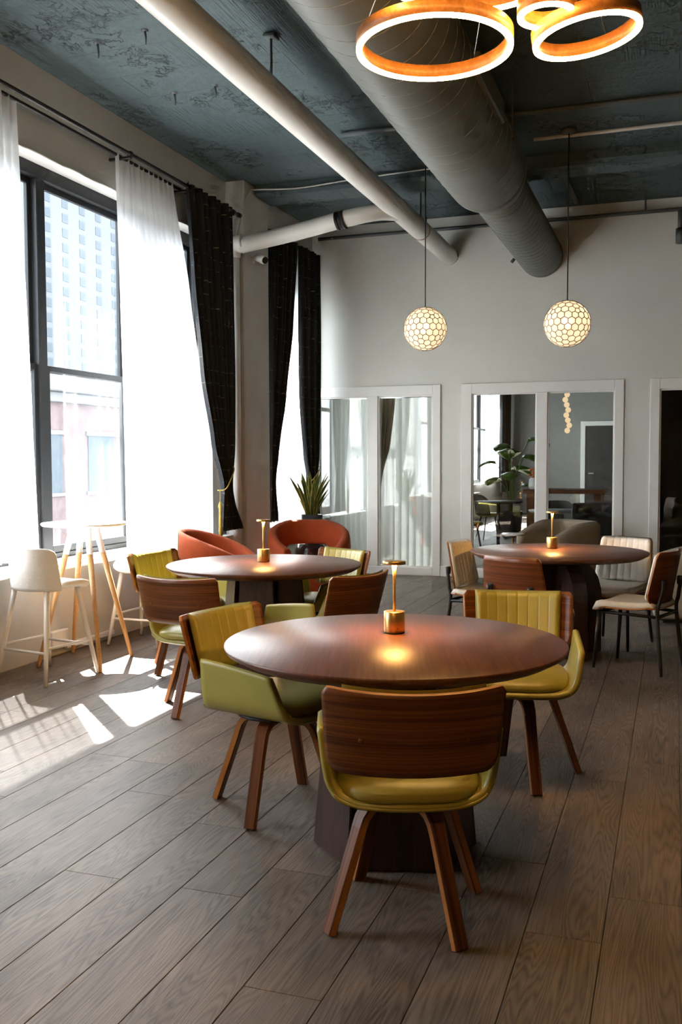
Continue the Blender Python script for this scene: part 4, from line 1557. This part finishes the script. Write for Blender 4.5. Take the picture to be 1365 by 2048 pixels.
# ------------------------------------------------------------------ ring chandelier
def chandelier(label, dy, group):
    HUB = Vector((-0.60, 3.72 + dy, ZC))
    t = thing('ring_chandelier', label, 'chandelier', HUB, 0, group)
    part('canopy', 'rod_black', t, lambda b: b.lathe([(0, 0), (0.16, 0), (0.16, -0.03), (0, -0.035)], 36))

    def led_ring(c, r, tilt=None, hh=0.055, tt=0.026):
        mtx = Matrix.Translation(Vector(c) + Vector((0, dy, 0)) - HUB)
        if tilt:
            mtx = mtx @ tilt
        g = part('ring', 'ring_wood', t, lambda b: b.lathe([(r - tt, 0.004), (r, 0.004), (r, hh), (r - tt, hh), (r - tt, 0.004)], 96))
        g.matrix_local = mtx
        part('light_strip', 'led_ring', g, lambda b: b.lathe([(r - tt + 0.001, 0.006), (r - tt + 0.002, -0.006), (r - 0.002, -0.006), (r - 0.001, 0.006)], 96))
        for k in range(3):
            a = R(70 + 120 * k)
            p = mtx @ Vector(((r - tt / 2) * math.cos(a), (r - tt / 2) * math.sin(a), hh))
            q = Vector((0.10 * math.cos(a), 0.10 * math.sin(a), -0.03))
            part('cable', 'chrome', t, lambda b: b.tube([p, q], 0.0016, 6))

    led_ring((-0.935, 3.855, 3.095), 0.315)
    led_ring((-0.348, 3.965, 3.105), 0.212, Matrix.Rotation(R(-8), 4, Vector((-0.328, 0.945, 0))))
    led_ring((-0.482, 3.79, 3.13), 0.112)
    led_ring((-0.70, 3.50, 3.20), 0.33)


chandelier('glowing wooden ring chandelier hanging under the ceiling', 0.0, 'ring chandeliers')
chandelier('ring chandelier added behind the viewer for warm foreground light', -4.6, 'ring chandeliers')  # extra lamp out of view, added to warm the foreground


# ------------------------------------------------------------------ capiz globe pendants
def capiz_cells(rad):
    bm = bmesh.new()
    bmesh.ops.create_icosphere(bm, subdivisions=3, radius=1.0)
    bm.faces.ensure_lookup_table()
    cent = {f.index: f.calc_center_median().normalized() for f in bm.faces}
    cells, edges = [], []
    for v in bm.verts:
        n = v.co.normalized()
        ax = n.orthogonal().normalized()
        ay = n.cross(ax)
        ring = sorted((cent[f.index] for f in v.link_faces), key=lambda p: math.atan2((p - n).dot(ay), (p - n).dot(ax)))
        cells.append((n.copy(), [p.copy() for p in ring]))
    for e in bm.edges:
        if len(e.link_faces) == 2:
            edges.append((cent[e.link_faces[0].index].copy(), cent[e.link_faces[1].index].copy()))
    bm.free()
    return cells, edges


CELLS, CEDGES = capiz_cells(1.0)


def capiz_pendant(label, c, rad, zt):
    t = thing('globe_pendant', label, 'pendant lamp', c, R(17), 'capiz globe pendants')

    def frame(b):
        for p, q in CEDGES:
            b.tube([p * rad, q * rad], 0.0036, 4, caps=False)
    part('lattice', 'brass_dark', t, frame, 'capiz_lattice')
    for i, (n, ring) in enumerate(CELLS):
        if n.z > 0.97:
            continue

        def shell(b):
            k = len(ring)
            lo = [(n + (p - n) * 0.97) * rad * 0.992 for p in ring]
            hi = [(n + (p - n) * 0.97) * rad * 1.003 for p in ring]
            b.add(lo + hi, [tuple(range(k - 1, -1, -1)), tuple(range(k, 2 * k))] + [(j, (j + 1) % k, k + (j + 1) % k, k + j) for j in range(k)])
        part('shell_panel', 'capiz', t, shell, 'capiz_%d' % i)
    part('bulb', 'bulb', t, lambda b: b.lathe([(0, -0.055), (0.030, -0.042), (0.040, -0.01), (0.034, 0.02), (0.015, 0.05), (0, 0.055)], 20, (0, 0, 0.02)), 'capiz_bulb')
    part('socket', 'black_metal', t, lambda b: b.tube([(0, 0, 0.07), (0, 0, rad - 0.004)], 0.018, 12), 'capiz_socket')
    part('cord', 'rubber_black', t, lambda b: b.tube([(0, 0, rad - 0.01), (0, 0, zt - c[2] - 0.02)], 0.0055, 8))
    part('canopy', 'steel_grey', t, lambda b: b.lathe([(0, zt - c[2]), (0.065, zt - c[2]), (0.065, zt - c[2] - 0.03), (0, zt - c[2] - 0.035)], 24))


capiz_pendant('capiz shell globe pendant on the left', (-2.20, 8.74, 2.66), 0.199, ZC)
capiz_pendant('capiz shell globe pendant on the right', (-0.893, 8.56, 2.62), 0.199, ZC)


# ------------------------------------------------------------------ furniture of the back room
def dark_chair(label, x, y, rot, seatmat='fabric_dark'):
    t = thing('shell_chair', label, 'chair', (x, y, 0), R(rot), 'dark chairs in the back room')
    part('backrest', 'fabric_dark', t, lambda b: b.sheet(lambda s, v: (0.24 * math.sin((s * 2 - 1) * 1.2), -0.24 * math.cos((s * 2 - 1) * 1.2) - 0.05 * v, 0.46 + v * 0.36 * (1 - 0.25 * (s * 2 - 1) ** 4)), 20, 8, 0.03, 0, None, 0.01), 'dc_back')
    part('seat', seatmat, t, lambda b: b.lathe([(0, 0.42), (0.21, 0.42), (0.235, 0.44), (0.22, 0.475), (0, 0.48)], 28), 'dc_seat' + seatmat)
    for sx in (-1, 1):
        for sy in (-1, 1):
            part('leg', 'black_metal', t, lambda b: b.tube([(sx * 0.13, sy * 0.13, 0.43), (sx * 0.21, sy * 0.21, 0)], [0.014, 0.009], 8), 'dc_leg%d%d' % (sx, sy))


def simple_table(label, x, y, r, h, topm, legm):
    t = thing('round_table', label, 'table', (x, y, 0))
    part('tabletop', topm, t, lambda b: b.lathe([(0, h - 0.03), (r - 0.02, h - 0.03), (r, h - 0.01), (r - 0.004, h), (0, h)], 48))
    part('column', legm, t, lambda b: b.lathe([(0, 0.02), (0.03, 0.02), (0.03, h - 0.03), (0, h - 0.03)], 16))
    part('foot', legm, t, lambda b: b.lathe([(0, 0), (0.24, 0), (0.24, 0.012), (0.03, 0.03), (0, 0.03)], 32))


dark_chair('dark chair with an olive seat just inside the second partition', -3.05, 14.9, -80, 'leather_olive')
dark_chair('dark chair beside the small round table in the back room', -3.15, 17.4, -60, 'leather_olive')
simple_table('small dark round table in the back room', -2.75, 15.9, 0.40, 0.76, 'door_dark', 'black_metal')
simple_table('grey round table behind the middle of the second partition', -1.48, 13.7, 0.46, 0.74, 'table_grey', 'chrome')
dark_chair('dark chair at the grey round table in the back room', -1.66, 14.5, 180)
dark_chair('second dark chair at the grey round table in the back room', -1.05, 14.35, 165)
t = thing('upholstered_chair', 'charcoal upholstered chair behind the right pane of the second partition', 'armchair', (-0.98, 12.75, 0), R(175))
part('backrest', 'fabric_dark', t, lambda b: b.sheet(lambda s, v: (0.27 * math.sin((s * 2 - 1) * 1.25), 0.27 * (1 - math.cos((s * 2 - 1) * 1.25)) * 0.9 - 0.28 - 0.06 * v, 0.30 + v * 0.55), 24, 8, 0.06, 0, None, 0.025))
part('seat', 'fabric_dark', t, lambda b: b.box(-0.25, 0.25, -0.24, 0.27, 0.30, 0.46, 0.03))
for k, (sx, sy) in enumerate(((-1, -1), (1, -1), (1, 1), (-1, 1))):
    part('leg', 'black_metal', t, lambda b: b.tube([(sx * 0.2, sy * 0.2, 0.31), (sx * 0.23, sy * 0.23, 0)], 0.012, 8))
t = thing('long_table', 'long wooden table in the back room', 'table', (-1.85, 17.2, 0))
part('tabletop', 'walnut', t, lambda b: b.box(-0.62, 0.75, -0.45, 0.45, 0.86, 0.93, 0.006))
for sx, sy in ((-0.5, -0.36), (0.63, -0.36), (-0.5, 0.36), (0.63, 0.36)):
    part('leg', 'walnut_leg', t, lambda b: b.box(sx - 0.06, sx + 0.06, sy - 0.06, sy + 0.06, 0, 0.86, 0.004))
t = thing('potted_plant', 'broad-leaved potted plant in the back room', 'plant', (-2.98, 18.6, 0))
part('pot', 'planter_grey', t, lambda b: b.lathe([(0, 0), (0.16, 0), (0.20, 0.02), (0.23, 0.45), (0.21, 0.45), (0.20, 0.41), (0, 0.41)], 28))
rp = random.Random(9)
for k in range(9):
    a = k * 2.4
    z = 0.95 + 0.11 * k
    rr = 0.22 + 0.14 * math.sin(k * 1.7)
    sc = rp.uniform(0.22, 0.32)
    tip = Vector((rr * math.cos(a), rr * math.sin(a), z))
    lf = part('stem', 'leaf_green', t, lambda b: b.tube(catmull([(0.02 * math.cos(a), 0.02 * math.sin(a), 0.41), (0.3 * rr * math.cos(a), 0.3 * rr * math.sin(a), 0.41 + (z - 0.41) * 0.6), tip], 10), 0.009, 6))

    def blade(b):
        def f(s, v):
            q = s * 2 - 1
            w = math.sin(PI * min(1, v * 0.92 + 0.08)) ** 0.7 * 0.75
            d = Vector((math.cos(a), math.sin(a), 0))
            sd = Vector((-d.y, d.x, 0))
            return tip + d * (v * sc * 1.5) + sd * (q * w * sc) + Vector((0, 0, 0.12 * sc - 0.9 * sc * v * v - 0.25 * sc * q * q + 0.5 * sc * v))
        b.sheet(f, 8, 10, 0.002)
    part('leaf', 'leaf_green', lf, blade)
t = thing('vase', 'white vase of orange flowers on the long table', 'vase', (-2.32, 16.95, 0.93))
part('body', 'marble_white', t, lambda b: b.lathe([(0, 0), (0.07, 0), (0.09, 0.06), (0.075, 0.16), (0.05, 0.2), (0.045, 0.2), (0, 0.18)], 24))
for k in range(9):
    a = k * 2.39
    q = 0.07 * math.sqrt(k / 9) + 0.02
    part('flower', 'flower_orange', t, lambda b: (b.tube([(0, 0, 0.17), (q * math.cos(a), q * math.sin(a), 0.28 + 0.06 * math.sin(k))], 0.004, 5),
                                                  b.lathe([(0, -0.02), (0.028, 0.0), (0.035, 0.02), (0.015, 0.015), (0, 0.01)], 10, (q * math.cos(a), q * math.sin(a), 0.29 + 0.06 * math.sin(k)))))
t = thing('globe_string_light', 'hanging string of small glowing globes in the back room', 'pendant lamp', (-1.62, 15.4, 3.8))
part('cord', 'black_metal', t, lambda b: b.tube([(0, 0, 0), (0, 0, -1.35)], 0.005, 6))
for k in range(9):
    part('globe', 'globe_glow', t, lambda b: b.lathe([(0.044 * math.sin(PI * j / 10), 0.044 * -math.cos(PI * j / 10)) for j in range(11)], 18), 'gsl_globe', (0.02 * math.sin(k * 2.1) + 0.006 * k, 0, -1.26 - 0.080 * k))


# ------------------------------------------------------------------ outside the windows
struct('street', 'asphalt street below the windows', 'asphalt', lambda b: b.box(-420, WO - 0.6, -200, 420, -8.2, -8.0), 'street')
bt = thing('brick_building', 'pale pink brick building across the street with a stone cornice', 'building', (-20, 30, -8))
part('wall', 'pink_brick', bt, lambda b: b.box(-10, 0, -26, 34, 0, 11.8))
part('cornice', 'stone_pale', bt, lambda b: (b.box(-10, 0.45, -26.3, 34.3, 11.8, 12.4, 0.04), b.box(-0.2, 0.22, -26, 34, 11.45, 11.8, 0.03)))
for k in range(18):
    y = -25.0 + 3.2 * k
    for row, zz in enumerate((8.35, 4.4)):
        w = part('window', 'stone_pale', bt, lambda b: (b.box(0, 0.06, -0.95, 0.95, -0.12, 0.0), b.box(0, 0.06, -0.95, 0.95, 2.0, 2.15)), 'bb_win', (0.0, y, zz))
        part('pane', 'tower_glass', w, lambda b: b.box(0.005, 0.03, -0.82, 0.82, 0.0, 2.0), 'bb_pane')
tw = thing('tower_block', 'pale high-rise tower far behind the window', 'building', (-150, 222, -8))
part('wall', 'tower_wall', tw, lambda b: (b.box(-30, 0, -34, 46, 0, 92)))
for k in range(10):
    y = -30.0 + 7.6 * k
    for r_ in range(21):
        part('window', 'tower_glass', tw, lambda b: b.box(0, 0.12, -1.25, 1.25, -1.1, 1.1), 'tw_win', (0, y, 12 + r_ * 3.75))
